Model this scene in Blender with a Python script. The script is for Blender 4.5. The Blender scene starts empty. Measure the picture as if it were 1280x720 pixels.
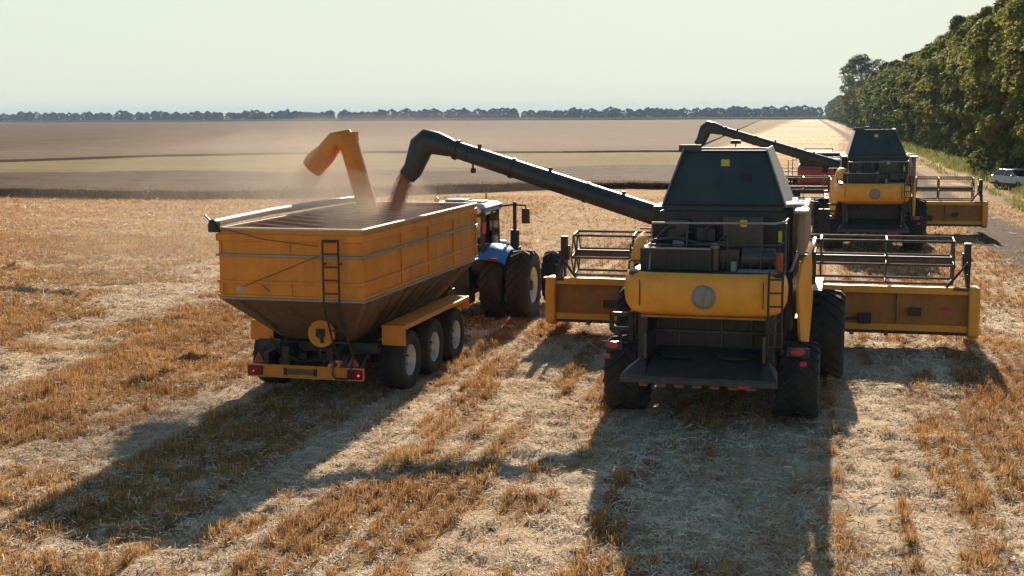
import bpy, bmesh, math, random
import numpy as np
from mathutils import Vector, Matrix
R = math.radians
scene = bpy.context.scene
C = scene.collection
random.seed(7)

# ------------------------------------------------------------------ camera
FPX, CAMH = 1600.0, 5.7
PITCH, YAW, ROLL = R(7.69), R(13.0), R(0.34)
_f = Vector((-math.sin(YAW)*math.cos(PITCH), math.cos(YAW)*math.cos(PITCH), -math.sin(PITCH)))
_r = Vector((math.cos(YAW), math.sin(YAW), 0)); _u = _r.cross(_f)
_r2 = _r*math.cos(ROLL) - _u*math.sin(ROLL); _u2 = _u*math.cos(ROLL) + _r*math.sin(ROLL)
cam = bpy.data.objects.new('camera', bpy.data.cameras.new('camera')); C.objects.link(cam)
m = Matrix((_r2, _u2, -_f)).transposed().to_4x4(); m.translation = (0, 0, CAMH)
cam.matrix_world = m
cam.data.sensor_width = 36; cam.data.lens = FPX/1280*36
cam.data.clip_start = 0.1; cam.data.clip_end = 12000
scene.camera = cam
def ground(px, py):                      # where a ground feature of the photograph lies on the field
    d = _f + _r2*((px-640)/FPX) - _u2*((py-360)/FPX)
    t = -CAMH/d.z
    return (d.x*t, d.y*t)

# ------------------------------------------------------------------ sky, sun, exposure
SKY, MILK = 0.05, (.383, .408, .346, 1)
SUN_EL, SUN_AZ = R(24.3), R(-2.6)        # azimuth from +Y, negative = to the left
world = bpy.data.worlds.new('World'); scene.world = world; world.use_nodes = True
nt = world.node_tree; nt.nodes.clear()
out = nt.nodes.new('ShaderNodeOutputWorld'); bg = nt.nodes.new('ShaderNodeBackground')
sky = nt.nodes.new('ShaderNodeTexSky'); sky.sky_type = 'NISHITA'; sky.sun_disc = False
sky.sun_elevation = SUN_EL; sky.sun_rotation = SUN_AZ
sky.air_density = 1.2; sky.dust_density = 1.0; sky.ozone_density = 1.0; sky.altitude = 100
tint = nt.nodes.new('ShaderNodeMix'); tint.data_type = 'RGBA'; tint.blend_type = 'MULTIPLY'
tint.inputs[0].default_value = 1.0; tint.inputs[7].default_value = (0.84, 1.0, 1.00, 1)
nt.links.new(sky.outputs[0], tint.inputs[6]); nt.links.new(tint.outputs[2], bg.inputs[0])
bg.inputs[1].default_value = SKY
# bright milky air low over the horizon
tcw = nt.nodes.new('ShaderNodeTexCoord'); sx = nt.nodes.new('ShaderNodeSeparateXYZ'); nt.links.new(tcw.outputs['Generated'], sx.inputs[0])
mr = nt.nodes.new('ShaderNodeMapRange'); mr.inputs[1].default_value = .097; mr.inputs[2].default_value = .17; mr.inputs[3].default_value = 1.0; mr.inputs[4].default_value = 0.0
nt.links.new(sx.outputs[2], mr.inputs[0])
bg2 = nt.nodes.new('ShaderNodeBackground'); bg2.inputs[0].default_value = MILK; bg2.inputs[1].default_value = 1.0
ms = nt.nodes.new('ShaderNodeMixShader'); mm = nt.nodes.new('ShaderNodeMath'); mm.operation = 'MULTIPLY'; mm.inputs[1].default_value = .97
mr2 = nt.nodes.new('ShaderNodeMapRange'); mr2.inputs[1].default_value = .0; mr2.inputs[2].default_value = .76; nt.links.new(sx.outputs[1], mr2.inputs[0])
m3 = nt.nodes.new('ShaderNodeMath'); m3.operation = 'MULTIPLY'; nt.links.new(mr.outputs[0], m3.inputs[0]); nt.links.new(mr2.outputs[0], m3.inputs[1])
nt.links.new(m3.outputs[0], mm.inputs[0]); nt.links.new(mm.outputs[0], ms.inputs[0])
nt.links.new(bg.outputs[0], ms.inputs[1]); nt.links.new(bg2.outputs[0], ms.inputs[2]); nt.links.new(ms.outputs[0], out.inputs[0])
sl = bpy.data.lights.new('sun', 'SUN'); sl.energy = 5.0; sl.angle = R(0.55); sl.color = (1.0, 0.84, 0.66)
sun = bpy.data.objects.new('sun', sl); C.objects.link(sun)
sd = Vector((math.sin(SUN_AZ)*math.cos(SUN_EL), math.cos(SUN_AZ)*math.cos(SUN_EL), math.sin(SUN_EL)))
sun.rotation_euler = sd.to_track_quat('Z', 'Y').to_euler(); sun.location = (0, 0, 60)
vs = scene.view_settings
vs.view_transform = 'Standard'; vs.look = 'None'; vs.gamma = 1; vs.exposure = 1.10; vs.use_curve_mapping = False
scene.render.engine = 'CYCLES'
cy = scene.cycles
cy.use_denoising = True; cy.max_bounces = 8; cy.diffuse_bounces = 3; cy.glossy_bounces = 3
cy.transmission_bounces = 6; cy.transparent_max_bounces = 16; cy.volume_bounces = 1
cy.sample_clamp_indirect = 6; cy.caustics_reflective = False; cy.caustics_refractive = False
cy.volume_max_steps = 64

# ------------------------------------------------------------------ materials
def mat(name, col, rough=0.6, metal=0.0, dust=0.0, var=0.15, scale=3.0, bump=0.0, dustcol=(0.36, 0.26, 0.17), spec=0.4, streak=False):
    mt = bpy.data.materials.new(name); mt.use_nodes = True
    t = mt.node_tree; n = t.nodes; l = t.links; p = n['Principled BSDF']
    p.inputs['Roughness'].default_value = rough; p.inputs['Metallic'].default_value = metal
    p.inputs['Specular IOR Level'].default_value = spec
    tc = n.new('ShaderNodeTexCoord')
    nz = n.new('ShaderNodeTexNoise'); nz.inputs['Scale'].default_value = scale; nz.inputs['Detail'].default_value = 8
    nz.inputs['Roughness'].default_value = 0.65
    l.new(tc.outputs['Object'], nz.inputs['Vector'])
    rp = n.new('ShaderNodeValToRGB'); rp.color_ramp.elements[0].position = .3; rp.color_ramp.elements[1].position = .7
    c0 = [max(0, c*(1-var)) for c in col]; c1 = [min(1, c*(1+var)) for c in col]
    rp.color_ramp.elements[0].color = (*c0, 1); rp.color_ramp.elements[1].color = (*c1, 1)
    l.new(nz.outputs[0], rp.inputs[0])
    src = rp.outputs[0]
    if dust > 0:
        n2 = n.new('ShaderNodeTexNoise'); n2.inputs['Scale'].default_value = scale*0.7; n2.inputs['Detail'].default_value = 10
        n2.inputs['Roughness'].default_value = 0.75
        mp = n.new('ShaderNodeMapping'); mp.inputs['Scale'].default_value = (5, 5, .5) if streak else (1, 1, .45); mp.inputs['Location'].default_value = (3.1, 7.7, 1.3)
        l.new(tc.outputs['Object'], mp.inputs[0]); l.new(mp.outputs[0], n2.inputs['Vector'])
        r2 = n.new('ShaderNodeMapRange'); r2.inputs[1].default_value = .42; r2.inputs[2].default_value = .72
        r2.inputs[3].default_value = dust*.25; r2.inputs[4].default_value = min(1, dust*1.3)
        l.new(n2.outputs[0], r2.inputs[0])
        mx = n.new('ShaderNodeMix'); mx.data_type = 'RGBA'; mx.inputs[7].default_value = (*dustcol, 1)
        l.new(r2.outputs[0], mx.inputs[0]); l.new(src, mx.inputs[6]); src = mx.outputs[2]
        rr = n.new('ShaderNodeMapRange'); rr.inputs[3].default_value = rough; rr.inputs[4].default_value = min(1, rough+.35)
        l.new(r2.outputs[0], rr.inputs[0]); l.new(rr.outputs[0], p.inputs['Roughness'])
    l.new(src, p.inputs['Base Color'])
    if bump:
        b = n.new('ShaderNodeBump'); b.inputs['Strength'].default_value = bump; b.inputs['Distance'].default_value = .02
        l.new(nz.outputs[0], b.inputs['Height']); l.new(b.outputs[0], p.inputs['Normal'])
    return mt
M = {}
M['yellow'] = mat('harvester_yellow_paint', (.93, .37, .03), .36, dust=.17, scale=2.2, bump=.05, dustcol=(.34, .19, .09))
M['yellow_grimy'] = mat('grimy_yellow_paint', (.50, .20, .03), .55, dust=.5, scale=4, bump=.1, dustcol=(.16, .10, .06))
M['amber'] = mat('trailer_amber_paint', (.90, .285, .02), .42, dust=.30, var=.2, scale=1.6, bump=.06, dustcol=(.30, .15, .07), streak=True)
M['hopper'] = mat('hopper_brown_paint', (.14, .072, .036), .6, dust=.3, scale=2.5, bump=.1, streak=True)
M['rim_edge'] = mat('worn_pale_metal', (.58, .49, .41), .45, dust=.3, scale=6)
M['black'] = mat('black_machine_paint', (.011, .017, .019), .45, dust=.10, scale=4, bump=.15)
M['darkmetal'] = mat('dark_grey_metal', (.035, .043, .046), .42, metal=.3, dust=.22, scale=5, bump=.1)
M['greymetal'] = mat('grey_sheet_metal', (.30, .29, .28), .42, metal=.2, dust=.35, scale=3)
M['tankpaint'] = mat('dark_tank_panel', (.030, .050, .053), .35, dust=.08, scale=1.8, bump=.05)
M['augerpaint'] = mat('auger_tube_paint', (.026, .036, .040), .38, metal=.2, dust=.14, scale=2.5)
M['rubber'] = mat('dusty_tyre_rubber', (.016, .018, .019), .8, dust=.22, scale=5, bump=.2, dustcol=(.17, .13, .09))
M['rimgrey'] = mat('silver_wheel_rim', (.58, .58, .56), .45, metal=.3, dust=.3, scale=6)
M['rimcream'] = mat('cream_wheel_rim', (.68, .66, .58), .5, dust=.25, scale=6)
M['bluepaint'] = mat('blue_tractor_paint', (.008, .20, .52), .3, dust=.12, scale=3)
M['white'] = mat('white_paint', (.45, .45, .43), .6, dust=.2, scale=3)
M['red'] = mat('red_paint', (.38, .035, .025), .4, dust=.25, scale=3)
M['redlens'] = mat('red_lamp_lens', (.22, .01, .015), .3, scale=20)
M['pinklens'] = mat('faded_red_reflector', (.55, .03, .08), .4, scale=20)
M['amberlens'] = mat('amber_lamp_lens', (.8, .28, .02), .3, scale=20)
M['sticker'] = mat('yellow_warning_sticker', (.7, .5, .06), .5, scale=10)
M['emblem'] = mat('grey_emblem_metal', (.24, .22, .20), .4, metal=.3, scale=8, dust=.2)
M['tan_panel'] = mat('dusty_tan_panel', (.30, .21, .14), .6, dust=.4, scale=3)
M['emblem_leaf'] = mat('emblem_leaf_metal', (.28, .26, .24), .5, scale=8)
M['cord'] = mat('dark_cord', (.13, .08, .045), .8, scale=20)
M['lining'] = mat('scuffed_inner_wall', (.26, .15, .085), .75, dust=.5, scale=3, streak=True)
M['bird'] = mat('grey_feathers', (.30, .27, .25), .8, scale=20)
M['rust'] = mat('rusty_steel', (.20, .09, .045), .8, dust=.3, scale=9, bump=.2)
M['rope'] = mat('dusty_rope', (.60, .50, .40), .8, scale=20)
M['carpaint'] = mat('silver_white_car_paint', (.62, .63, .64), .25, scale=3, dust=.12)
M['bark'] = mat('tree_bark', (.10, .075, .055), .9, scale=8, bump=.6)
def emis(name, col, s):
    mt = mat(name, col, .3); p = mt.node_tree.nodes['Principled BSDF']
    p.inputs['Emission Color'].default_value = (*col, 1); p.inputs['Emission Strength'].default_value = s; return mt
M['lit_red'] = emis('lit_tail_lamp', (1.0, .03, .05), 1.3)
def glass(name, col, rough=.08):
    mt = mat(name, col, rough, spec=.8); p = mt.node_tree.nodes['Principled BSDF']
    p.inputs['Transmission Weight'].default_value = .0; p.inputs['Coat Weight'].default_value = .5; return mt
M['glass'] = glass('dark_window_glass', (.02, .028, .032))
def clear():
    mt = bpy.data.materials.new('cab_window_glass'); mt.use_nodes = True
    n = mt.node_tree.nodes; l = mt.node_tree.links; n.remove(n['Principled BSDF'])
    g = n.new('ShaderNodeBsdfGlossy'); g.inputs['Roughness'].default_value = .05; g.inputs[0].default_value = (.8, .85, .85, 1)
    t = n.new('ShaderNodeBsdfTransparent'); t.inputs[0].default_value = (.62, .72, .68, 1)
    fr = n.new('ShaderNodeFresnel'); mx = n.new('ShaderNodeMixShader')
    l.new(fr.outputs[0], mx.inputs[0]); l.new(t.outputs[0], mx.inputs[1]); l.new(g.outputs[0], mx.inputs[2])
    l.new(mx.outputs[0], n['Material Output'].inputs[0]); return mt
M['clearglass'] = clear()

def fibre(name, c_lo, c_hi, transl=.4, rough=.7, attr='tint'):
    """thin plant matter: diffuse plus light coming through, tinted per piece"""
    mt = bpy.data.materials.new(name); mt.use_nodes = True
    n = mt.node_tree.nodes; l = mt.node_tree.links; p = n['Principled BSDF']
    a = n.new('ShaderNodeAttribute'); a.attribute_name = attr
    rp = n.new('ShaderNodeValToRGB'); rp.color_ramp.elements[0].color = (*c_lo, 1); rp.color_ramp.elements[1].color = (*c_hi, 1)
    l.new(a.outputs['Fac'], rp.inputs[0]); l.new(rp.outputs[0], p.inputs['Base Color'])
    p.inputs['Roughness'].default_value = rough; p.inputs['Specular IOR Level'].default_value = .12
    tr = n.new('ShaderNodeBsdfTranslucent'); l.new(rp.outputs[0], tr.inputs[0])
    mx = n.new('ShaderNodeMixShader'); mx.inputs[0].default_value = transl
    l.new(p.outputs[0], mx.inputs[1]); l.new(tr.outputs[0], mx.inputs[2]); l.new(mx.outputs[0], n['Material Output'].inputs[0])
    return mt
M['stalk'] = fibre('stubble_stalks', (.20, .085, .026), (.66, .41, .17), .34, .6)
M['straw'] = fibre('loose_straw', (.46, .31, .175), (.95, .83, .66), .25, .8)
M['crop'] = fibre('standing_crop_stalks', (.24, .16, .10), (.48, .35, .22), .45)
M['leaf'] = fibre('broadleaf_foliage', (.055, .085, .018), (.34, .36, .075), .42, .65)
M['leaf_near'] = fibre('sunlit_broadleaf_foliage', (.055, .085, .018), (.42, .40, .095), .42, .65)  # brighter copy of the foliage for near trees, sunlight put into its colour
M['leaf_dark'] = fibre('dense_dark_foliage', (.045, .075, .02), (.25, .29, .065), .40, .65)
M['leaf_far'] = fibre('distant_foliage', (.012, .024, .016), (.030, .044, .024), .2, .7)
M['scrub'] = fibre('dry_scrub_leaves', (.07, .075, .02), (.26, .22, .07), .4, .7)
M['grass'] = fibre('verge_grass_blades', (.07, .11, .025), (.32, .30, .10), .4, .7)

# ------------------------------------------------------------------ mesh builder
class MB:
    def __init__(s): s.v = []; s.f = []; s.mi = []; s.mats = []; s.cur = 0; s.T = None; s.pieces = []
    def use(s, m):
        m = M[m] if isinstance(m, str) else m
        if m not in s.mats: s.mats.append(m)
        s.cur = s.mats.index(m); return s
    def add(s, vs, fs):
        b = len(s.v)
        if s.T is not None: vs = [tuple(s.T @ Vector(v)) for v in vs]
        s.v.extend([tuple(v) for v in vs]); s.f.extend([tuple(b+i for i in f) for f in fs]); s.mi.extend([s.cur]*len(fs)); s.pieces.append((b, len(s.v), len(s.f)-len(fs), len(s.f)))
    def box(s, x0, x1, y0, y1, z0, z1):
        s.add([(x0,y0,z0),(x1,y0,z0),(x1,y1,z0),(x0,y1,z0),(x0,y0,z1),(x1,y0,z1),(x1,y1,z1),(x0,y1,z1)],
              [(3,2,1,0),(4,5,6,7),(0,1,5,4),(1,2,6,5),(2,3,7,6),(3,0,4,7)]); return s
    def hexa(s, p):                       # 8 points, bottom 4 then top 4
        s.add(p, [(3,2,1,0),(4,5,6,7),(0,1,5,4),(1,2,6,5),(2,3,7,6),(3,0,4,7)]); return s
    def bar(s, a, b, w, h=None, up=(0,0,1)):
        a = Vector(a); b = Vector(b); h = w if h is None else h
        d = (b-a).normalized(); up = Vector(up)
        if abs(d.dot(up)) > .98: up = Vector((1,0,0))
        x = d.cross(up).normalized()*w/2; z = x.cross(d).normalized()*h/2
        s.hexa([a-x-z, a+x-z, b+x-z, b-x-z, a-x+z, a+x+z, b+x+z, b-x+z]); return s
    def tube(s, pts, r, n=10, cap=True):
        pts = [Vector(p) for p in pts]; rs = r if isinstance(r, (list, tuple)) else [r]*len(pts)
        vs = []; fs = []; prev = None
        for i, p in enumerate(pts):
            d = (pts[min(i+1, len(pts)-1)] - pts[max(i-1, 0)]).normalized()
            if prev is None: x = d.cross(Vector((0,0,1)) if abs(d.z) < .95 else Vector((1,0,0))).normalized()
            else: x = (prev - d*prev.dot(d)).normalized()
            prev = x; y = d.cross(x)
            for k in range(n):
                a = 2*math.pi*k/n; vs.append(p + (x*math.cos(a)+y*math.sin(a))*rs[i])
        for i in range(len(pts)-1):
            for k in range(n):
                fs.append((i*n+k, i*n+(k+1)%n, (i+1)*n+(k+1)%n, (i+1)*n+k))
        if cap: fs.append(tuple(range(n-1,-1,-1))); fs.append(tuple((len(pts)-1)*n+k for k in range(n)))
        s.add(vs, fs); return s
    def lathe(s, prof, c=(0,0,0), axis='x', n=40):   # prof: (along, radius)
        vs = []; fs = []; L = len(prof)
        for k in range(n):
            a = 2*math.pi*k/n; ca, sa = math.cos(a), math.sin(a)
            for (t, r) in prof:
                if axis == 'x': vs.append((c[0]+t, c[1]+r*ca, c[2]+r*sa))
                elif axis == 'y': vs.append((c[0]+r*ca, c[1]+t, c[2]+r*sa))
                else: vs.append((c[0]+r*ca, c[1]+r*sa, c[2]+t))
        for k in range(n):
            k2 = (k+1) % n
            for j in range(L-1): fs.append((k*L+j, k*L+j+1, k2*L+j+1, k2*L+j))
        s.add(vs, fs); return s
    def prism(s, poly, axis, a, b):       # poly in the two other axes, extruded along axis from a to b
        n = len(poly)
        def P(u, v, t): return {'x': (t,u,v), 'y': (u,t,v), 'z': (u,v,t)}[axis]
        s.add([P(u,v,a) for u,v in poly]+[P(u,v,b) for u,v in poly],
              [tuple(range(n)), tuple(range(2*n-1, n-1, -1))]+[(i, i+n, (i+1)%n+n, (i+1)%n) for i in range(n)]); return s
    def sheet(s, rows, closed=False):     # rows of points -> quads
        n = len(rows[0]); vs = [p for r in rows for p in r]; fs = []
        for i in range(len(rows)-1):
            for k in range(n-1 if not closed else n):
                fs.append((i*n+k, i*n+(k+1)%n, (i+1)*n+(k+1)%n, (i+1)*n+k))
        s.add(vs, fs); return s
    def build_each(s, name, parent=None, **kw):
        out = []
        for (v0, v1, f0, f1) in s.pieces:
            p = MB(); p.mats = s.mats; p.v = s.v[v0:v1]; p.f = [tuple(i-v0 for i in f) for f in s.f[f0:f1]]; p.mi = s.mi[f0:f1]
            out.append(p.build(name, parent, **kw))
        return out
    def build(s, name, parent=None, bevel=0.0, smooth=None, solid=0.0):
        me = bpy.data.meshes.new(name); me.from_pydata(s.v, [], s.f)
        for m_ in s.mats: me.materials.append(m_)
        me.polygons.foreach_set('material_index', s.mi)
        bm = bmesh.new(); bm.from_mesh(me); bmesh.ops.recalc_face_normals(bm, faces=bm.faces)
        if solid:
            bmesh.ops.solidify(bm, geom=bm.faces[:], thickness=solid)
        bm.to_mesh(me); bm.free()
        o = bpy.data.objects.new(name, me); C.objects.link(o)
        if parent is not None: o.parent = parent
        if bevel:
            b = o.modifiers.new('bevel', 'BEVEL'); b.width = bevel; b.segments = 2; b.limit_method = 'ANGLE'; b.angle_limit = R(40)
            b.harden_normals = False
        if smooth: 
            me.polygons.foreach_set('use_smooth', [True]*len(me.polygons))
            try: me.set_sharp_from_angle(angle=R(smooth))
            except Exception: pass
        return o
def tag(o, label=None, cat=None, group=None, kind=None):
    if label: o['label'] = label
    if cat: o['category'] = cat
    if group: o['group'] = group
    if kind: o['kind'] = kind
    return o
def empty(name, loc=(0,0,0), rz=0, parent=None):
    o = bpy.data.objects.new(name, None); C.objects.link(o); o.location = loc; o.rotation_euler = (0,0,rz)
    if parent is not None: o.parent = parent
    o.empty_display_size = .3
    return o
def copy_tree(o, parent=None):
    kids = list(o.children)
    c = o.copy(); C.objects.link(c)
    if parent is not None: c.parent = parent
    for k in kids: copy_tree(k, c)
    return c

# ------------------------------------------------------------------ numpy noise
rng = np.random.default_rng(11)
_P = rng.random((256, 256)).astype(np.float32)
def vnoise(x, y):
    x = np.asarray(x, float); y = np.asarray(y, float)
    xi = np.floor(x).astype(int); yi = np.floor(y).astype(int); fx = x-xi; fy = y-yi
    fx = fx*fx*(3-2*fx); fy = fy*fy*(3-2*fy)
    a = _P[xi & 255, yi & 255]; b = _P[(xi+1) & 255, yi & 255]; c = _P[xi & 255, (yi+1) & 255]; d = _P[(xi+1) & 255, (yi+1) & 255]
    return (a*(1-fx)+b*fx)*(1-fy)+(c*(1-fx)+d*fx)*fy
def fbm(x, y, o=4):
    t = 0; a = .5; n = 0
    for i in range(o): t = t+a*vnoise(x*2**i+17.3*i, y*2**i+5.1*i); n += a; a *= .5
    return t/n
def sstep(a, b, x): 
    t = np.clip((x-a)/(b-a), 0, 1); return t*t*(3-2*t)
def poly_sd(poly, x, y):                  # signed distance, positive inside
    d = np.full(x.shape, 1e9); ins = np.zeros(x.shape, bool); n = len(poly)
    for i in range(n):
        ax, ay = poly[i]; bx, by = poly[(i+1) % n]
        ex, ey = bx-ax, by-ay; t = np.clip(((x-ax)*ex+(y-ay)*ey)/(ex*ex+ey*ey+1e-9), 0, 1)
        d = np.minimum(d, np.hypot(x-ax-t*ex, y-ay-t*ey))
        c = ((ay > y) != (by > y)) & (x < (bx-ax)*(y-ay)/((by-ay) if abs(by-ay) > 1e-9 else 1e-9)+ax)
        ins ^= c
    return np.where(ins, d, -d)
def G(pts): return [ground(*p) for p in pts]
# ground cover seen in the field: pale chaff swaths, stubble blocks, straw ridges
PALE = [G(p) for p in [
    [(-40,440),(70,398),(160,362),(275,325),(285,372),(200,398),(120,448),(60,492),(-40,525)],
    [(-60,640),(-60,590),(90,520),(230,480),(330,462),(340,492),(220,545),(90,600)],
    [(-40,700),(140,650),(260,655),(330,700),(300,740),(-60,740)],
    [(590,425),(700,418),(720,500),(760,560),(780,740),(560,740),(600,650),(660,590),(650,500),(630,440)],
    [(400,560),(540,470),(560,500),(540,560),(480,620),(400,640)],
    [(1062,425),(1240,420),(1300,470),(1230,500),(1130,500),(1100,560),(1130,740),(1070,740)],
    [(1180,740),(1140,600),(1160,600),(1215,740)],
    [(760,520),(1070,520),(1075,740),(770,740)],
    [(150,680),(300,580),(450,520),(500,500),(420,590),(300,660)],
    [(640,330),(800,300),(820,250),(700,245),(640,290)],
    [(1060,150),(1010,148),(860,192),(1050,192)],
]]
STUB = [G(p) for p in [
    [(-20,650),(120,575),(230,525),(330,485),(430,480),(330,545),(180,610),(40,680)],
    [(560,445),(635,440),(655,500),(648,560),(600,640),(530,640),(500,600),(540,540),(545,490)],
    [(1130,520),(1290,490),(1300,740),(1200,740),(1160,620)],
    [(380,640),(470,600),(600,580),(640,600),(560,660),(430,700)],
    [(-40,560),(-40,500),(130,440),(260,400),(320,420),(320,455),(200,500),(80,545)],
    [(-40,420),(-40,385),(60,380),(80,392)],
    [(-60,745),(-40,700),(120,690),(330,640),(400,640),(420,700),(300,745)],
    [(700,440),(760,440),(760,500),(690,500)],
    [(730,545),(765,545),(765,600),(730,600)],
    [(700,660),(760,620),(770,740),(690,740)],
    [(800,690),(900,680),(920,740),(800,740)],
    [(1040,470),(1300,455),(1290,505),(1050,490)],
]]
RIDGE = [G(p) for p in [[(-20,361),(108,369)], [(5,462),(78,447)], [(52,324),(98,322)], [(108,322),(140,325)],
                        [(188,336),(208,332)], [(220,334),(246,328)], [(232,450),(262,449)], [(176,476),(214,466)],
                        [(165,404),(232,400)], [(0,338),(30,333)]]]
EDGE_A = G([(-200,252),(0,247),(300,246.5),(430,246),(560,242),(650,238),(740,236)])
def edgeY(pts, x):
    p = sorted(pts); return np.interp(x, [a for a,b in p], [b for a,b in p])
EDGE_B = G([(-250,214),(0,203),(100,199.5),(200,195.5),(400,192.5),(850,190)])
TRACKS = [(1.0,.26), (1.85,.22), (-5.9,.22), (-3.2,.25), (2.9,.16), (-4.55,.22), (-5.35,.2), (-8.1,.2), (-7.2,.18), (-11.3,.22), (-13.2,.25)]
def cover(x, y):
    """(stubble density 0..1, bare soil, green) at field points"""
    wx = x+(fbm(x*.9, y*.9)-.5)*1.6; wy = y+(fbm(x*.9+40, y*.9+9)-.5)*1.6
    s = .76+.9*(fbm(x*.55+3, y*.22+8)-.5)
    side = sstep(-13, -19, x)             # rows run across the field on the left
    s2 = .80+1.5*(fbm(x*.05+30, y*.75+2)-.5)+.5*(fbm(x*.5, y*1.1)-.5)
    s = s*(1-side)+s2*side
    far = sstep(45, 60, y)
    s3 = .86+1.5*(fbm(x*.035+9, y*.45+77, 5)-.5)
    s = s*(1-far)+s3*far
    trk = np.zeros_like(x)
    for xc, ww in TRACKS:
        trk = np.maximum(trk, np.exp(-((x-xc-.25*(fbm(y*.12+xc, x*0)-.5))/ww)**2)*(1-sstep(50, 60, y)))
    long_ = fbm(x*1.15+7, y*.13+3, 4)-.5       # swaths and wheelings along the direction of travel
    s = s+.95*long_*(1-side)*(1-far)
    for p in PALE: s = s-.48*sstep(-.25, .9, poly_sd(p, wx, wy))
    for p in STUB: s = s+.50*sstep(-.25, .7, poly_sd(p, wx, wy))
    s = s-.85*trk
    s = sstep(.16, .84, s+.70*(fbm(x*2.1, y*.9)-.5)+.40*(fbm(x*7, y*3.5, 2)-.5))
    # pale strip of harvested field running to the horizon
    soil = np.zeros_like(x); green = np.zeros_like(x)
    lx = 7.6+0.010*np.clip(y-60, 0, 500)*.2   # dark tilled band beside the track
    e = (fbm(x*.7, y*.12)-.5)*1.6
    xr = x+e
    soil = np.maximum(soil, sstep(lx-.6, lx+.4, xr)*(1-sstep(lx+2.3, lx+3.0, xr))*sstep(30, 44, y))
    gy = y-92
    green = np.maximum(green, sstep(lx+4.4, lx+4.8, xr)*(1-sstep(lx+5.3, lx+5.8, xr))*.6)
    green = np.maximum(green, sstep(lx+6.1, lx+6.9, xr))
    # grey rough patch between the crop strip and the pale field
    ea = edgeY(EDGE_A, x); eb = edgeY(EDGE_B, x)
    inA = sstep(0, 2, y-ea-10)*(1-sstep(36, 46, y-ea-10+9*(fbm(x*.03, y*.08)-.5)*2+np.clip((-x-42)*.6, 0, 30)))*(1-sstep(-4, 4, x+6))
    grey = inA
    yel = sstep(0, 8, y-ea-8)*(1-grey)*(1-sstep(-17, -12, x))
    return s, np.clip(soil, 0, 1), np.clip(green, 0, 1), grey, yel
def lane(x, y):
    e = (fbm(x*.6+3, y*.10)-.5)*1.1; l = np.zeros_like(x)
    for off in (10.9, 12.7): l = np.maximum(l, 1-sstep(.22, .55, np.abs(x+e-off)))
    return l*sstep(30, 45, y)*(.55+.6*fbm(x*1.5, y*.4))
def relief(x, y):
    h = .09*(fbm(x*.35, y*.2)-.5)+.10*(fbm(x*2.1+4, y*2.1)-.5)+.13*(fbm(x*3.6+1, y*3.6, 2)-.5)*(1-.6*sstep(40, 60, y))-.03*np.exp(-((x-1.0)/.18)**2)-.03*np.exp(-((x+4.55)/.25)**2)
    for (a, b) in RIDGE:
        ex, ey = b[0]-a[0], b[1]-a[1]; t = np.clip(((x-a[0])*ex+(y-a[1])*ey)/(ex*ex+ey*ey), 0, 1)
        d = np.hypot(x-a[0]-t*ex, y-a[1]-t*ey)
        h = h+.17*np.exp(-(d/.22)**2)*(.3+1.2*fbm(x*2.2, y*2.2, 2))
    return h*(1-sstep(60, 140, y)*.6)

def axis(segs):
    o = []
    for a, b, st in segs: o += list(np.arange(a, b, st))
    return np.array(o+[segs[-1][1]])
def mesh_grid(name, xs, ys, zf, material, attrs=None, smooth=True):
    X, Y = np.meshgrid(xs, ys); x = X.ravel(); y = Y.ravel(); z = zf(x, y)
    nx, ny = len(xs), len(ys)
    i = np.arange((nx-1)*(ny-1)); r_ = i//(nx-1); c_ = i % (nx-1); a = r_*nx+c_
    q = np.stack([a, a+1, a+1+nx, a+nx], 1).astype(np.int32)
    return raw_mesh(name, np.stack([x, y, z], 1), q, material, attrs(x, y) if attrs else None, smooth)
def raw_mesh(name, co, q, material, attrs=None, smooth=False, fattr=None):
    me = bpy.data.meshes.new(name); k = q.shape[1]
    me.vertices.add(len(co)); me.vertices.foreach_set('co', np.asarray(co, np.float32).ravel())
    me.loops.add(q.size); me.loops.foreach_set('vertex_index', q.ravel().astype(np.int32))
    me.polygons.add(len(q)); me.polygons.foreach_set('loop_start', np.arange(0, q.size, k, dtype=np.int32))
    me.polygons.foreach_set('use_smooth', np.full(len(q), smooth))
    me.update(calc_edges=True)
    if attrs is not None:
        for nme, arr in attrs.items():
            at = me.attributes.new(nme, 'FLOAT', 'POINT'); at.data.foreach_set('value', np.asarray(arr, np.float32))
    if fattr is not None:
        at = me.attributes.new('tint', 'FLOAT', 'FACE'); at.data.foreach_set('value', np.asarray(fattr, np.float32))
    if material: me.materials.append(material)
    o = bpy.data.objects.new(name, me); C.objects.link(o); return o

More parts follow.
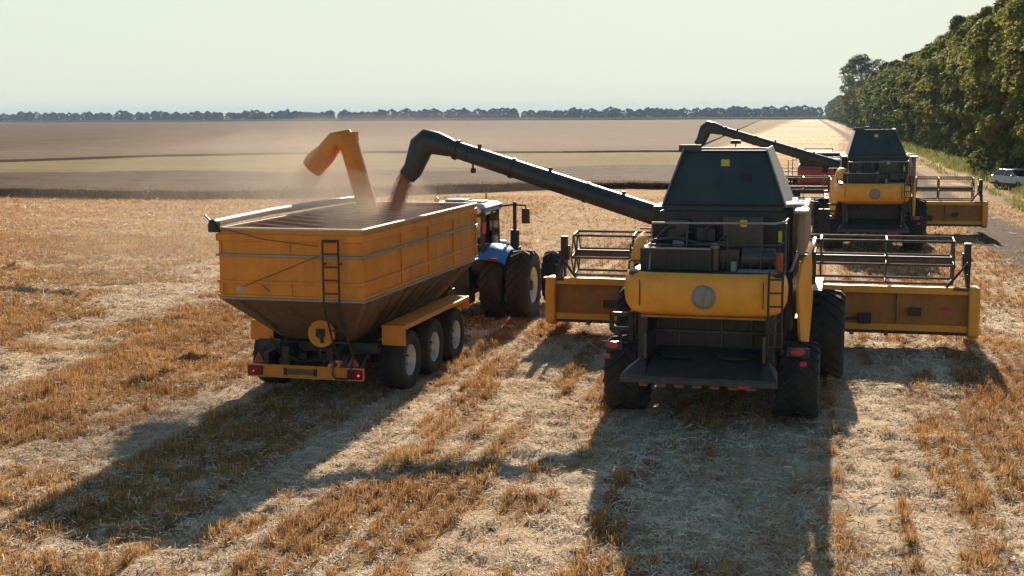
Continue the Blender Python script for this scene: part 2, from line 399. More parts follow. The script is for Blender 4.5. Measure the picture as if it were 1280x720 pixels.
# ------------------------------------------------------------------ ground sheet
def ground_material():
    mt = bpy.data.materials.new('harvested_field_ground'); mt.use_nodes = True
    n = mt.node_tree.nodes; l = mt.node_tree.links; p = n['Principled BSDF']; p.inputs['Roughness'].default_value = .95
    p.inputs['Specular IOR Level'].default_value = .1
    tc = n.new('ShaderNodeTexCoord')
    def noise(sc, mp=(1,1,1), det=8, ro=.7):
        m_ = n.new('ShaderNodeMapping'); m_.inputs['Scale'].default_value = mp; l.new(tc.outputs['Object'], m_.inputs[0])
        z = n.new('ShaderNodeTexNoise'); z.inputs['Scale'].default_value = sc; z.inputs['Detail'].default_value = det; z.inputs['Roughness'].default_value = ro
        l.new(m_.outputs[0], z.inputs['Vector']); return z.outputs[0]
    def ramp(src, a, b, p0=.3, p1=.7):
        r_ = n.new('ShaderNodeValToRGB'); r_.color_ramp.elements[0].position = p0; r_.color_ramp.elements[1].position = p1
        r_.color_ramp.elements[0].color = (*a, 1); r_.color_ramp.elements[1].color = (*b, 1); l.new(src, r_.inputs[0]); return r_.outputs[0]
    def attr(nm):
        a = n.new('ShaderNodeAttribute'); a.attribute_name = nm; return a.outputs['Fac']
    def mix(f, a, b):
        x = n.new('ShaderNodeMix'); x.data_type = 'RGBA'; l.new(f, x.inputs[0]); l.new(a, x.inputs[6]); l.new(b, x.inputs[7]); return x.outputs[2]
    fine = noise(28, (1,1,1), 6, .8)
    pale = ramp(fine, (.27, .16, .085), (.97, .80, .58), .35, .55)
    tan = ramp(fine, (.20, .095, .035), (.76, .49, .25), .34, .60)
    stub = ramp(noise(16, (1.6, .7, 1), 8, .8), (.16, .072, .020), (.60, .33, .10), .34, .66)
    soil = ramp(noise(3, (1,1,1), 9, .85), (.040, .022, .018), (.22, .135, .10), .38, .66)
    green = ramp(noise(1.6, (1,.5,1), 9, .8), (.055, .075, .02), (.20, .19, .06), .35, .68)
    grey = ramp(noise(.22, (.35,1.1,1), 10, .9), (.012, .010, .009), (.17, .118, .075), .42, .60)
    yel = ramp(noise(.16, (.2,1.4,1), 9, .85), (.09, .064, .012), (.22, .155, .034), .34, .66)
    big = n.new('ShaderNodeMapRange'); big.inputs[1].default_value = .42; big.inputs[2].default_value = .66; big.inputs[4].default_value = .85
    l.new(noise(1.3, (1, .3, 1), 6, .7), big.inputs[0]); pale = mix(big.outputs[0], pale, tan)
    c = mix(attr('stub'), pale, stub); c = mix(attr('yel'), c, yel); c = mix(attr('grey'), c, grey)
    c = mix(attr('soil'), c, soil); c = mix(attr('green'), c, green); c = mix(attr('lane'), c, ramp(fine, (.20, .14, .09), (.44, .32, .215), .3, .7))
    l.new(c, p.inputs['Base Color'])
    b = n.new('ShaderNodeBump'); b.inputs['Strength'].default_value = 1.0; b.inputs['Distance'].default_value = .09
    l.new(fine, b.inputs['Height']); l.new(b.outputs[0], p.inputs['Normal'])
    return mt
M['ground'] = ground_material()
gx = axis([(-5000,-1000,500),(-1000,-300,50),(-300,-110,5),(-110,-40,.8),(-40,-17,.3),(-17,7,.13),(7,24,.3),(24,60,3),(60,300,30),(300,5000,600)])
gy = axis([(-200,0,20),(0,12,1),(12,42,.13),(42,95,.4),(95,210,1.2),(210,600,10),(600,2200,60),(2200,7000,600)])
def gattr(x, y):
    s, so, g, gr, ye = cover(x, y)
    s = np.maximum(s, .85*sstep(36, 60, y)*(1-.7*sstep(88, 100, y)))
    return {'stub': s*.95, 'soil': so, 'green': g, 'grey': gr, 'yel': ye, 'lane': lane(x, y)}
terrain = mesh_grid('ground', gx, gy, relief, M['ground'], gattr)
tag(terrain, kind='structure')

# ------------------------------------------------------------------ plant matter made of thin faces
def quads_blades(px, py, pz, h, w, lean, leandir, facing):
    """upright tapering blades"""
    dx, dy = np.cos(facing)*w/2, np.sin(facing)*w/2
    tx = px+np.cos(leandir)*lean*h; ty = py+np.sin(leandir)*lean*h; tz = pz+h*np.sqrt(np.clip(1-lean**2, .05, 1))
    co = np.stack([np.stack([px-dx, py-dy, pz], 1), np.stack([px+dx, py+dy, pz], 1),
                   np.stack([tx+dx*.45, ty+dy*.45, tz], 1), np.stack([tx-dx*.45, ty-dy*.45, tz], 1)], 1).reshape(-1, 3)
    return co
def add_quads(name, co, material, tint, label=None, cat=None, kind='stuff'):
    q = np.arange(len(co), dtype=np.int32).reshape(-1, 4)
    o = raw_mesh(name, co, q, material, fattr=tint); tag(o, label, cat, kind=kind); return o
def in_view(n, y0, y1, pad=5.0, power=1.0):
    """random field points inside the wedge the photograph shows"""
    y = (y0**(2-power)+(y1**(2-power)-y0**(2-power))*rng.random(n))**(1/(2-power)) if power < 2 else y0*np.exp(np.log(y1/y0)*rng.random(n))
    xl = -(.695*y)-pad-.8; xr = .172*y+pad
    return xl+(xr-xl)*rng.random(n), y
tracks = [(-3.25,-2.0),]
def tufts():
    cos = []; tints = []
    for (n, y0, y1, k, w, hs) in [(125000, 9, 34, 13, .010, 1.0), (70000, 30, 56, 9, .018, .95), (52000, 52, 88, 4, .032, .8)]:
        x, y = in_view(n, y0, y1, power=.6)
        s, so, g, gr, ye = cover(x, y)
        row = (.5+.5*np.cos(2*np.pi*(x+.04*vnoise(x*.5, y*.5))/.30))**3
        side = x < -15
        row = np.where(side, .5+.5*np.cos(2*np.pi*y/.32), row)
        clump = fbm(x*2.6+11, y*2.0, 3)
        keep = rng.random(n) < np.clip((s**1.3)*(.07+1.25*row**2)*np.maximum(sstep(.30, .60, clump), .75*sstep(.75, 1, s))*1.9*(1-so)*(1-.8*g)+.012, 0, 1)
        x = x[keep]; y = y[keep]; s = s[keep]; z = relief(x, y)
        m_ = len(x); hb = (.04+.12*s*(.35+1.1*clump[keep]))*hs
        X = np.repeat(x, k)+rng.normal(0, .03*(1+w*14), m_*k); Y = np.repeat(y, k)+rng.normal(0, .035*(1+w*10), m_*k)
        hh = np.repeat(hb, k)*rng.uniform(.55, 1.25, m_*k)
        co = quads_blades(X, Y, np.repeat(z, k)-.01, hh, w*rng.uniform(.6, 1.5, m_*k), np.abs(rng.normal(0, .66, m_*k)).clip(0, .96),
                          rng.uniform(0, 2*np.pi, m_*k), rng.uniform(0, np.pi, m_*k))
        cos.append(co); tints.append(np.clip(np.repeat(.05+.8*fbm(x*.9, y*.9)+.0*x, k)+rng.normal(0, .30, m_*k), 0, 1))
    add_quads('stubble', np.concatenate(cos), M['stalk'], np.concatenate(tints), 'cut orange stubble standing in rows across the field', 'stubble')
tufts()
def litter():
    cos = []; tints = []
    for (n, y0, y1, ln, w) in [(520000, 9, 34, .12, .009), (140000, 30, 60, .2, .02), (50000, 55, 86, .35, .045)]:
        x, y = in_view(n, y0, y1, power=.55)
        s, so, g, gr, ye = cover(x, y)
        keep = rng.random(n) < (1-.45*s)*(.18+1.25*sstep(.36, .62, fbm(x*2.3, y*1.5)))*(1-.7*so)*(1-.8*sstep(36, 60, y))
        x = x[keep]; y = y[keep]; m_ = len(x); z = relief(x, y)+rng.uniform(.005, .04, m_)+.09*rng.random(m_)**2*s[keep]*(rng.random(m_) < .5)
        a = rng.uniform(0, np.pi, m_); L = ln*rng.uniform(.4, 1.5, m_)/2; ww = w*rng.uniform(.6, 1.4, m_)/2
        t = rng.normal(0, .32, m_); dz = np.sin(t)*L
        cx, cy_ = np.cos(a)*L*np.cos(t), np.sin(a)*L*np.cos(t); sx, sy = -np.sin(a)*ww, np.cos(a)*ww; sz = rng.normal(0, .5, m_)*ww
        co = np.stack([np.stack([x-cx-sx, y-cy_-sy, z-dz-sz], 1), np.stack([x+cx-sx, y+cy_-sy, z+dz-sz], 1),
                       np.stack([x+cx+sx, y+cy_+sy, z+dz+sz], 1), np.stack([x-cx+sx, y-cy_+sy, z-dz+sz], 1)], 1).reshape(-1, 3)
        cos.append(co); tints.append(np.clip(rng.beta(2.2, 1.8, m_)+1.1*(fbm(x*1.4+5, y*.5)-.52), 0, 1))
    add_quads('loose_straw', np.concatenate(cos), M['straw'], np.concatenate(tints), 'pale chopped straw strewn over the stubble field', 'straw')
litter()

# standing crops
def wob(x): return .5*(fbm(x*.8, x*.01+4)-.5)+6*(fbm(x*.045, x*0+8)-.5)
def crop_block(name, xs, front, depth_f, hgt, label, n_edge, tint0, material, right_taper=None):
    ts = np.linspace(0, 1, 90)**1.6
    X, T = np.meshgrid(xs, ts); x0 = X.ravel(); t = T.ravel()
    y = edgeY(front, x0)+t*depth_f(x0)+wob(x0)
    x = x0 if right_taper is None else x0+right_taper(x0, y)
    z = hgt*(.86+.22*fbm(x*1.3, y*1.3))*(.55+.9*fbm(x*.09+2, y*.02))
    top = np.stack([x, y, z], 1); nx = len(xs); ny = len(ts)
    i = np.arange((nx-1)*(ny-1)); a = (i//(nx-1))*nx+i % (nx-1)
    q = np.stack([a, a+1, a+1+nx, a+nx], 1)
    bot = top[:nx].copy(); bot[:, 2] = -.15; b0 = len(top)
    j = np.arange(nx-1); q2 = np.stack([b0+j, b0+j+1, j+1, j], 1)
    rt = top[nx-1::nx].copy(); rt[:, 2] = -.15; b1 = b0+nx
    k = np.arange(ny-1); q3 = np.stack([nx-1+k*nx, b1+k, b1+k+1, nx-1+(k+1)*nx], 1)
    co = np.concatenate([top, bot, rt]); q = np.concatenate([q, q2, q3])
    # stalks that fringe the cut edge and stick out of the top
    ex = rng.uniform(xs[0], xs[-1], n_edge); dep = np.abs(rng.normal(0, 1.0, n_edge))
    ey = edgeY(front, ex)+wob(ex)-.25+dep*1.6; hfac = (.55+.9*fbm(ex*.09+2, ey*.02))
    bl = quads_blades(ex, ey, np.full(n_edge, -.05), hgt*hfac*rng.uniform(.7, 1.25, n_edge), .05*rng.uniform(.5, 1.6, n_edge),
                      np.abs(rng.normal(0, .12, n_edge)), rng.uniform(0, 6.28, n_edge), rng.normal(0, .6, n_edge))
    qb = np.arange(len(bl)).reshape(-1, 4)+len(co)
    allco = np.concatenate([co, bl]); allq = np.concatenate([q, qb])
    ti = np.concatenate([np.clip(tint0+.5*(fbm(allco[q[:, 0], 0]*.6, allco[q[:, 0], 1]*.6)-.5), 0, 1), rng.uniform(tint0-.3, tint0+.25, n_edge).clip(0, 1)])
    o = raw_mesh(name, allco, allq, material, fattr=ti); tag(o, label, 'crop', kind='stuff'); return o
def crop_mat(name, lo, hi, sc):
    mt = mat(name, lo, .9, scale=sc); t = mt.node_tree; n = t.nodes; l = t.links
    rp = [x for x in n if x.type == 'VALTORGB'][0]
    rp.color_ramp.elements[0].color = (*lo, 1); rp.color_ramp.elements[1].color = (*hi, 1)
    nz = [x for x in n if x.type == 'TEX_NOISE'][0]; mp = n.new('ShaderNodeMapping'); mp.inputs['Scale'].default_value = (.35, 1.6, 1)
    tc = [x for x in n if x.type == 'TEX_COORD'][0]; l.new(tc.outputs['Object'], mp.inputs[0]); l.new(mp.outputs[0], nz.inputs['Vector'])
    p = n['Principled BSDF']; p.inputs['Specular IOR Level'].default_value = .1
    b = n.new('ShaderNodeBump'); b.inputs['Strength'].default_value = .5; b.inputs['Distance'].default_value = .08
    l.new(nz.outputs[0], b.inputs['Height']); l.new(b.outputs[0], p.inputs['Normal'])
    tr = n.new('ShaderNodeBsdfTranslucent'); l.new(rp.outputs[0], tr.inputs[0]); mx = n.new('ShaderNodeMixShader'); mx.inputs[0].default_value = .45
    l.new(p.outputs[0], mx.inputs[1]); l.new(tr.outputs[0], mx.inputs[2]); l.new(mx.outputs[0], n['Material Output'].inputs[0])
    return mt
M['cropA'] = crop_mat('uncut_strip_crop', (.085, .055, .037), (.20, .135, .09), .45)
M['cropB'] = crop_mat('uncut_wheat_field', (.125, .075, .044), (.24, .155, .098), .12)
crop_block('standing_crop_strip', np.arange(-130, -9.5, .5), EDGE_A, lambda x: 25+10*fbm(x*.05, x*0), .55,
           'narrow strip of uncut brown crop standing behind the stubble', 60000, .4, M['cropA'])
crop_block('standing_wheat_field', np.concatenate([np.arange(-900, -220, 12), np.arange(-220, -17, 1.2)]), EDGE_B, lambda x: np.full_like(x, 1500.), .34,
           'wide brown field of uncut wheat reaching to the horizon', 50000, .55, M['cropB'],
           right_taper=lambda x, y: -.025*np.clip(y-185, 0, 1e9)*np.clip(1-(-17-x)/200, 0, 1))
# green field beyond it
def strip_sheet(name, pts, z, material):
    mb = MB(); mb.use(material); mb.add([(x, y, z) for x, y in pts], [tuple(range(len(pts)))]); o = mb.build(name); tag(o, kind='structure'); return o
M['farfield'] = mat('far_green_field', (.07, .085, .03), 1.0, scale=.05, spec=0.0)
strip_sheet('green_field', [(-1900, 1750), (40, 1250), (60, 4000), (-4200, 4000)], .95, 'farfield')

# ------------------------------------------------------------------ wheels
_wc = {}
def wheel(parent, x, y, Rr, w, rr, side, rim='rimgrey', lugs=20, lug='ag', z=None, name='wheel', dish=None):
    """tyre with moulded lugs and a dished rim; side = +1 when the outer face looks to +x"""
    e = empty(name, (x, y, Rr if z is None else z), 0, parent)
    key = (Rr, w, rr, side, rim, lugs, lug)
    if key not in _wc:
        t = MB().use('rubber'); h = w/2; sh = .035*Rr if lug == 'ag' else 0
        rb = Rr-sh*1.3
        t.lathe([(-h*.80, rr*1.0), (-h*.97, rr+.22*(rb-rr)), (-h, rr+.6*(rb-rr)), (-h*.93, rb-.06*Rr), (-h*.75, rb-.01*Rr), (0, rb),
                 (h*.75, rb-.01*Rr), (h*.93, rb-.06*Rr), (h, rr+.6*(rb-rr)), (h*.97, rr+.22*(rb-rr)), (h*.80, rr*1.0)], n=56)
        N = lugs
        for s_ in (-1, 1):
            for k in range(N):
                a0 = 2*math.pi*(k+(.5 if s_ > 0 else 0))/N; da = 2*math.pi/N
                def P(xx, a, r): return (xx, r*math.cos(a), r*math.sin(a))
                if lug == 'ag':
                    th = da*.20; q = []
                    for (xx, a, rl) in ((.0, a0, 0), (s_*h*.78, a0+da*1.05, 0), (s_*h*.99, a0+da*1.25, -.085*Rr)):
                        q.append((xx, a, rl))
                    for i in range(2):
                        (xa, aa, ra), (xb, ab, rb_) = q[i], q[i+1]
                        t.hexa([P(xa, aa-th, rb-.03*Rr+ra), P(xa, aa+th, rb-.03*Rr+ra), P(xb, ab+th, rb-.03*Rr+rb_), P(xb, ab-th, rb-.03*Rr+rb_),
                                P(xa, aa-th*.75, Rr+ra), P(xa, aa+th*.75, Rr+ra), P(xb, ab+th*.75, Rr+rb_), P(xb, ab-th*.75, Rr+rb_)])
                else:
                    th = da*.33
                    t.hexa([P(s_*h*.12, a0-th, rb-.02), P(s_*h*.12, a0+th, rb-.02), P(s_*h*.95, a0+th+da*.2, rb-.05), P(s_*h*.95, a0-th+da*.2, rb-.05),
                            P(s_*h*.12, a0-th, rb+.014), P(s_*h*.12, a0+th, rb+.014), P(s_*h*.95, a0+th+da*.2, rb-.028), P(s_*h*.95, a0-th+da*.2, rb-.028)])
        to = t.build('tyre', e, smooth=35)
        r_ = MB().use(rim); s = side; o_ = h*.80
        prof = [(s*o_, rr*1.01), (s*(o_+.02), rr*.99), (s*(o_-.03), rr*.90), (s*(o_-.10), rr*.84), (s*(o_-.16), rr*.80), (s*(o_-.17), rr*.45),
                (s*(o_-.10), rr*.38), (s*(o_-.09), rr*.22), (s*(o_-.02), rr*.20), (s*(o_-.02), .001)]
        r_.lathe(prof, n=40)
        r_.lathe([(-s*o_, rr*1.0), (-s*(o_-.08), rr*.86), (-s*(o_-.16), rr*.3), (-s*(o_-.16), .001)], n=32)
        r_.use('darkmetal')
        for k in range(8):
            a = 2*math.pi*k/8; cy_, cz = rr*.30*math.cos(a), rr*.30*math.sin(a)
            r_.tube([(s*(o_-.11), cy_, cz), (s*(o_-.06), cy_, cz)], .022, 6)
        if rim == 'rimgrey':
            for k in range(8):
                a = 2*math.pi*(k+.5)/8; cy_, cz = rr*.62*math.cos(a), rr*.62*math.sin(a)
                r_.tube([(s*(o_-.17), cy_, cz), (s*(o_-.165+.004), cy_, cz)], rr*.085, 12)
        ro = r_.build('rim', e, smooth=35)
        _wc[key] = (to, ro)
    else:
        for o in _wc[key]:
            c = o.copy(); C.objects.link(c); c.parent = e; c.rotation_euler = (random.uniform(0, 6.28), 0, 0)
    return e

# ------------------------------------------------------------------ combine harvester (local: +y forward, origin under the rear axle)
def make_combine():
    t = empty('combine_harvester')
    # chassis and dark inner body
    b = MB().use('black')
    b.box(-1.30, 1.28, -.35, 5.0, 1.25, 2.80); b.box(-.9, .9, .6, 5.2, .75, 1.3)
    b.box(-1.5, 1.5, 3.55, 4.1, .75, 1.35); b.box(-1.25, 1.25, -.16, .16, .55, .86)
    b.box(-1.28, -1.10, -1.05, -.3, 1.15, 2.1); b.box(1.02, 1.20, -1.05, -.3, 1.15, 2.1)
    b.box(-1.45, -1.3, .2, 3.6, 1.6, 2.75); b.box(1.3, 1.45, .2, 3.6, 1.6, 2.75)
    b.bar((-1.2,-.3,1.0), (-1.2,-1.3,1.1), .08); b.bar((1.1,-.3,1.0), (1.1,-1.3,1.1), .08)
    b.tube([(-.3,-.9,.75), (-.3,.4,.75)], .09, 10); b.box(-.45,-.15,-.75,-.3,.55,.95)
    b.use('darkmetal'); b.tube([(-1.2,.0,.72), (1.2,0,.72)], .1, 12)
    for x in (-1.0, -.6, .2, .75): b.bar((x,-.38,1.35), (x,-.38,2.05), .05)
    b.box(-1.1, 1.05, -.42, -.36, 1.62, 1.68)
    b.build('chassis', t, bevel=.015)
    # rear hood, bulging panel with rounded ends
    plan = [(-1.62,.35), (-1.63,-.25), (-1.60,-.70), (-1.50,-1.05), (-1.30,-1.27), (-1.0,-1.36), (-.4,-1.40), (.3,-1.40), (.8,-1.37), (1.10,-1.28), (1.30,-1.10), (1.38,-.85), (1.40,-.5)]
    def hoodz(f, k):                       # f 0 bottom, 1 top
        return f
    rows = []
    for f, ins in ((0,.26), (.05,.15), (.14,.07), (.28,.02), (.45,0), (.65,.0), (.82,.03), (.94,.08), (1.0,.17)):
        row = []
        for i, (x, y) in enumerate(plan):
            cx_, cy_ = -.1, .2; L = math.hypot(x-cx_, y-cy_); k = ins/L
            zb = 2.05 + (.10 if i < 2 else 0); row.append((x-(x-cx_)*k, y-(y-cy_)*k, zb+f*.80))
        rows.append(row)
    h = MB().use('yellow'); h.sheet(rows); ho = h.build('rear_hood', t, smooth=50, solid=.02)
    s = MB().use('black')                  # seams and latch
    for xs in (-1.22, 1.0):
        s.bar((xs,-1.335 if xs > 0 else -1.305,2.25), (xs,-1.335 if xs > 0 else -1.305,2.72), .016)
    s.build_each('seam', ho)
    em = MB().use('emblem'); em.lathe([(-.02,.001), (-.02,.18), (0,.215), (.03,.22)], (-.05,-1.42,2.44), 'y', 36)
    em.use('emblem_leaf'); 
    for sg in (-1, 1):                     # two leaf-like lobes
        em.prism([(-.05+sg*.02,2.26), (-.05+sg*.13,2.36), (-.05+sg*.15,2.50), (-.05+sg*.07,2.60), (-.05+sg*.04,2.46)], 'y', -1.452, -1.438)
    em.build('emblem', ho, smooth=40)
    # underside lip of the hood
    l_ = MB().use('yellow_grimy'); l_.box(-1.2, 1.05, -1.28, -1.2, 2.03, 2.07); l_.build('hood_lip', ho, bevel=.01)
    # side panels flaring outwards
    for sg in (-1, 1):
        p = MB().use('yellow')
        prof = [(-.55,2.35), (-.30,2.95), (-.05,3.08), (.45,3.02), (.9,2.92), (4.4,2.9), (4.4,2.1), (3.3,2.0), (2.6,2.1), (1.9,1.75), (1.2,1.30), (.75,1.15), (.35,1.22), (.1,1.6)]
        if sg > 0: prof = [(-.05,2.55), (.05,2.72), (.20,2.90), (.5,3.00), (.9,3.02), (4.4,3.02), (4.4,2.1), (3.3,2.0), (2.6,2.1), (1.9,1.75), (1.2,1.25), (.75,1.1), (.45,1.15), (.2,1.6)]
        vs = []; n = len(prof)
        def xo(y, z): return sg*(1.42+.36*min(1, max(0, (y+.5)/1.6))**.7 - .10*max(0, (z-3.1))**1.0 - .05*max(0, 1.8-z))
        outer = [(xo(y, z), y, z) for y, z in prof]; inner = [(x-sg*.05, y+.01, z) for x, y, z in outer]
        cen_o = [(xo(1.2+.0*0, 2.6), 1.2, 2.6), (xo(3, 2.8), 3.0, 2.8)]
        vs = outer+inner
        fs = [(i, (i+1) % n, (i+1) % n+n, i+n) for i in range(n)]
        # fan with interior spine so the bulge reads as a curve
        spine = [(xo(yy, 2.7), yy, 2.7) for yy in (0.1, .45, .9, 1.5, 2.4, 3.4)]
        b0 = len(vs); vs += spine
        def near(y): return min(range(6), key=lambda i: abs(spine[i][1]-y))
        for i in range(n):
            j = (i+1) % n; a_, c_ = near(prof[i][0]), near(prof[j][0])
            fs.append((i, j, b0+c_)); 
            if a_ != c_:
                st = 1 if c_ > a_ else -1
                for q in range(a_, c_, st): fs.append((i, b0+q+st, b0+q))
        p.add(vs, fs); po = p.build('side_panel', t, smooth=60)
        if sg > 0:
            u_ = MB().use('tan_panel'); u_.box(1.52,1.66,.40,4.3,3.04,3.88); u_.build('upper_side_panel', t, bevel=.03)
        d = MB().use('black')
        d.bar((sg*1.60,-.10,1.3), (sg*1.70,.6,1.15), .05)
        for k in range(5): d.bar((sg*1.79,1.5+k*.22,2.35), (sg*1.79,1.5+k*.22,3.0), .03, .08)
        d.build_each('side_vent', po)
        fl = MB().use('black')             # flat mudguard over the front wheel
        fl.box(sg*1.5 if sg > 0 else -1.95, sg*1.95 if sg > 0 else -1.5, 2.8, 5.0, 2.02, 2.06); fl.box(sg*1.62-.03, sg*1.62+.03, 1.2, 1.6, .9, 2.2); fl.build_each('mudguard', t, bevel=.01)
    if True:                               # rounded upper tail of the left panel
        q = MB().use('yellow'); rows = []
        for a in range(0, 7):
            th = a/6*math.pi/2; zz = 2.95+.50*math.sin(th); ins = .22*(1-math.cos(th))
            rows.append([(-1.60+ins, .5, zz), (-1.59+ins, .05, zz), (-1.54+ins, -.30, zz), (-1.44+ins*.9, -.55, zz), (-1.30+ins*.7, -.66, zz-.02)])
        q.sheet(rows); q.build('hood_shoulder', t, smooth=60, solid=.03)
    # engine deck clutter
    e = MB().use('black'); e.box(-1.45, 1.34, -1.1, 1.0, 2.78, 2.84)
    e.box(-1.30, .02, -.75, -.15, 2.84, 3.24); e.box(-1.1, 1.3, .35, .85, 2.84, 3.85)
    e.use('darkmetal'); e.tube([(.55,-.35,3.05), (1.15,-.35,3.05)], .20, 20); e.box(.10, .5, -.4, .3, 2.84, 3.2)
    e.box(.15, .9, .0, .34, 3.2, 3.78); e.box(-.9, -.5, .1, .34, 3.3, 3.7); e.box(-.35, .0, .1, .34, 3.3, 3.55)
    for x, z in ((-1.2,3.4), (-1.05,3.55), (-.75,3.45), (-.2,3.65), (.05,3.42)):
        e.tube([(x,.05,z-.5), (x+.03,.0,z-.1), (x+.14,-.02,z), (x+.3,.12,z+.02)], .028, 8)
    e.tube([(-1.3,-.2,3.1), (-1.1,-.3,3.35), (-.7,-.25,3.4), (-.2,-.3,3.28), (.4,-.3,3.34)], .035, 8)
    for k in range(9): e.bar((-1.26+k*.14,-.757,2.88), (-1.26+k*.14,-.757,3.2), .02)
    for k in range(6): e.tube([(.2+k*.17,-.5+.03*(k%2),2.84), (.22+k*.17,-.5,3.0+.05*(k%3))], .03, 8)
    e.use('greymetal'); e.bar((-1.28,-.76,3.245), (.0,-.76,3.245), .035); e.tube([(-.75,-.2,3.24), (-.55,-.2,3.26)], .10, 10)
    e.tube([(1.1,-.1,2.9), (1.1,-.1,3.1)], .05, 8); e.box(.5,1.2,-.9,-.5,2.84,2.87)
    eo = e.build('engine_deck', t, bevel=.012)
    x = MB().use('rust'); x.tube([(.06,-.55,2.84), (.06,-.55,3.25)], .07, 14); x.use('greymetal'); x.tube([(.06,-.55,3.25), (.06,-.56,3.31)], [.085,.095], 14); x.build('exhaust_pipe', t, smooth=40)
    x = MB().use('greymetal'); x.tube([(.42,-.7,2.84), (.42,-.7,3.02)], .06, 12); x.build('oil_filler', t, smooth=40)
    x = MB().use('red'); x.tube([(1.24,-.75,2.85), (1.24,-.75,3.2)], .065, 12); x.use('black'); x.tube([(1.24,-.75,3.2), (1.24,-.75,3.27)], .03, 8); x.build('fire_extinguisher', t, smooth=40)
    x = MB().use('sticker')
    x.box(.47,.60,-.016,-.004,3.6,3.73); x.box(1.16,1.23,.33,.346,3.28,3.50); x.build_each('warning_sticker', t)
    # handrails
    r_ = MB().use('greymetal')
    r_.tube([(-1.12,-.80,2.84), (-1.1,-.62,3.70), (1.15,-.62,3.72), (1.32,-.2,3.72), (1.34,.5,3.74)], .022, 8)
    r_.use('darkmetal')
    for xx in (-.45, .3, .9): r_.tube([(xx,-.62,2.84), (xx,-.62,3.71)], .016, 8)
    r_.tube([(-1.1,-.62,3.30), (1.2,-.62,3.32), (1.34,.3,3.32)], .014, 8)
    r_.tube([(1.34,-.5,2.84), (1.34,-.5,3.72)], .018, 8); r_.tube([(1.34,.5,2.84), (1.34,.5,3.74)], .018, 8)
    r_.tube([(-1.52,-.7,2.84), (-1.55,-.3,3.25), (-1.25,-.3,3.3)], .018, 8); r_.tube([(-1.5,-.75,2.84), (-1.5,-.75,3.0), (-1.2,-.75,3.0)], .018, 8)
    r_.build('handrail', t, smooth=60)
    # ladder on the right of the hood
    L = MB().use('black')
    for xx in (1.10, 1.34): L.tube([(xx,-1.2,2.9), (xx,-1.40,2.80), (xx,-1.48,2.5), (xx,-1.47,1.75), (xx,-1.40,1.45)], .022, 8)
    for k in range(6): L.bar((1.10,-1.47,1.6+k*.24), (1.34,-1.47,1.6+k*.24), .035, .03)
    L.tube([(1.34,-1.2,2.9), (1.36,-1.25,3.3), (1.36,-.9,3.5)], .018, 8)
    L.build('ladder', t, smooth=60)
    # residue tray at the back
    d = MB().use('darkmetal')
    d.hexa([(-1.0,-.45,1.30), (.95,-.45,1.30), (1.05,-1.72,.96), (-1.1,-1.72,.96), (-1.0,-.45,1.36), (.95,-.45,1.36), (1.05,-1.72,1.02), (-1.1,-1.72,1.02)])
    d.hexa([(-1.15,-1.0,.98), (-1.05,-1.7,.94), (-1.50,-1.72,.94), (-1.40,-1.35,.96), (-1.1,-1.0,1.34), (-1.05,-1.7,1.02), (-1.50,-1.72,1.02), (-1.42,-1.35,1.12)])
    d.hexa([(1.1,-1.0,.98), (1.0,-1.7,.94), (1.30,-1.72,.94), (1.26,-1.35,.96), (1.05,-1.0,1.34), (1.0,-1.7,1.02), (1.30,-1.72,1.02), (1.28,-1.35,1.12)])
    d.box(-1.5, 1.30, -1.76, -1.70, .90, 1.0); d.box(-1.14,-1.08,-1.3,-.4,1.25,1.75); d.box(1.0,1.06,-1.3,-.4,1.25,1.75)
    do = d.build('residue_tray', t, bevel=.012)
    x = MB().use('rust')
    for k in range(7): x.hexa([(-1.15+k*.32,-1.70,.83), (-1.0+k*.32,-1.70,.83), (-1.0+k*.32,-1.66,.83), (-1.15+k*.32,-1.66,.83), (-1.17+k*.32,-1.70,.95), (-.98+k*.32,-1.70,.95), (-.98+k*.32,-1.66,.95), (-1.17+k*.32,-1.66,.95)])
    x.build_each('deflector_fin', do)
    x = MB().use('pinklens'); x.box(.62,.82,-1.775,-1.755,.87,.93); x.build('reflector', do)
    # spreader discs under the hood
    x = MB().use('darkmetal')
    for cx_ in (-.55, .5):
        x.lathe([(0,.001), (0,.34), (.05,.36), (.06,.001)], (cx_,-.75,1.25), 'z', 24)
    x.build_each('spreader_disc', t, smooth=40)
    # tail lamps on brackets
    for sg, xx in ((-1,-1.76), (1,1.62)):
        k = MB().use('black'); k.bar((sg*1.2,-.6,1.45), (xx,-1.05,1.45), .05); k.box(xx-.20,xx+.20,-1.10,-1.0,1.36,1.52)
        lo = k.build('tail_lamp', t, bevel=.015)
        k = MB().use('red'); k.lathe([(-.03,.001), (-.03,.10), (.0,.11), (.0,.001)], (0,0,0), 'y', 20); k.T = None
        ob = k.build('lens', lo, smooth=40); ob.location = (xx,-1.11,1.46); ob.scale = (1.25, 1, .62)
        k = MB().use('pinklens'); k.box(xx+(.04 if sg > 0 else -.16), xx+(.16 if sg > 0 else -.04), -1.12, -1.10, 1.20, 1.28); k.build('reflector', lo)
    # step bracket on the left
    k = MB().use('black'); k.box(-1.92,-1.45,-.5,-.42,1.90,1.98); k.box(-1.92,-1.45,-.5,-.42,1.62,1.70); k.box(-1.92,-1.84,-.5,-.42,1.62,1.98); k.box(-1.55,-1.45,-.5,-.42,1.45,2.0)
    k.bar((-1.88,-.46,1.62), (-1.6,-.46,1.45), .05); k.build('step', t, bevel=.01)
    # grain tank and its raised covers
    g = MB().use('black'); g.box(-1.32, 1.40, .9, 3.9, 2.8, 3.9)
    g.use('tankpaint'); g.box(-1.02, 1.24, .62, .9, 3.55, 3.93); g.build('grain_tank', t, bevel=.02)
    zb, zt = 3.93, 5.0
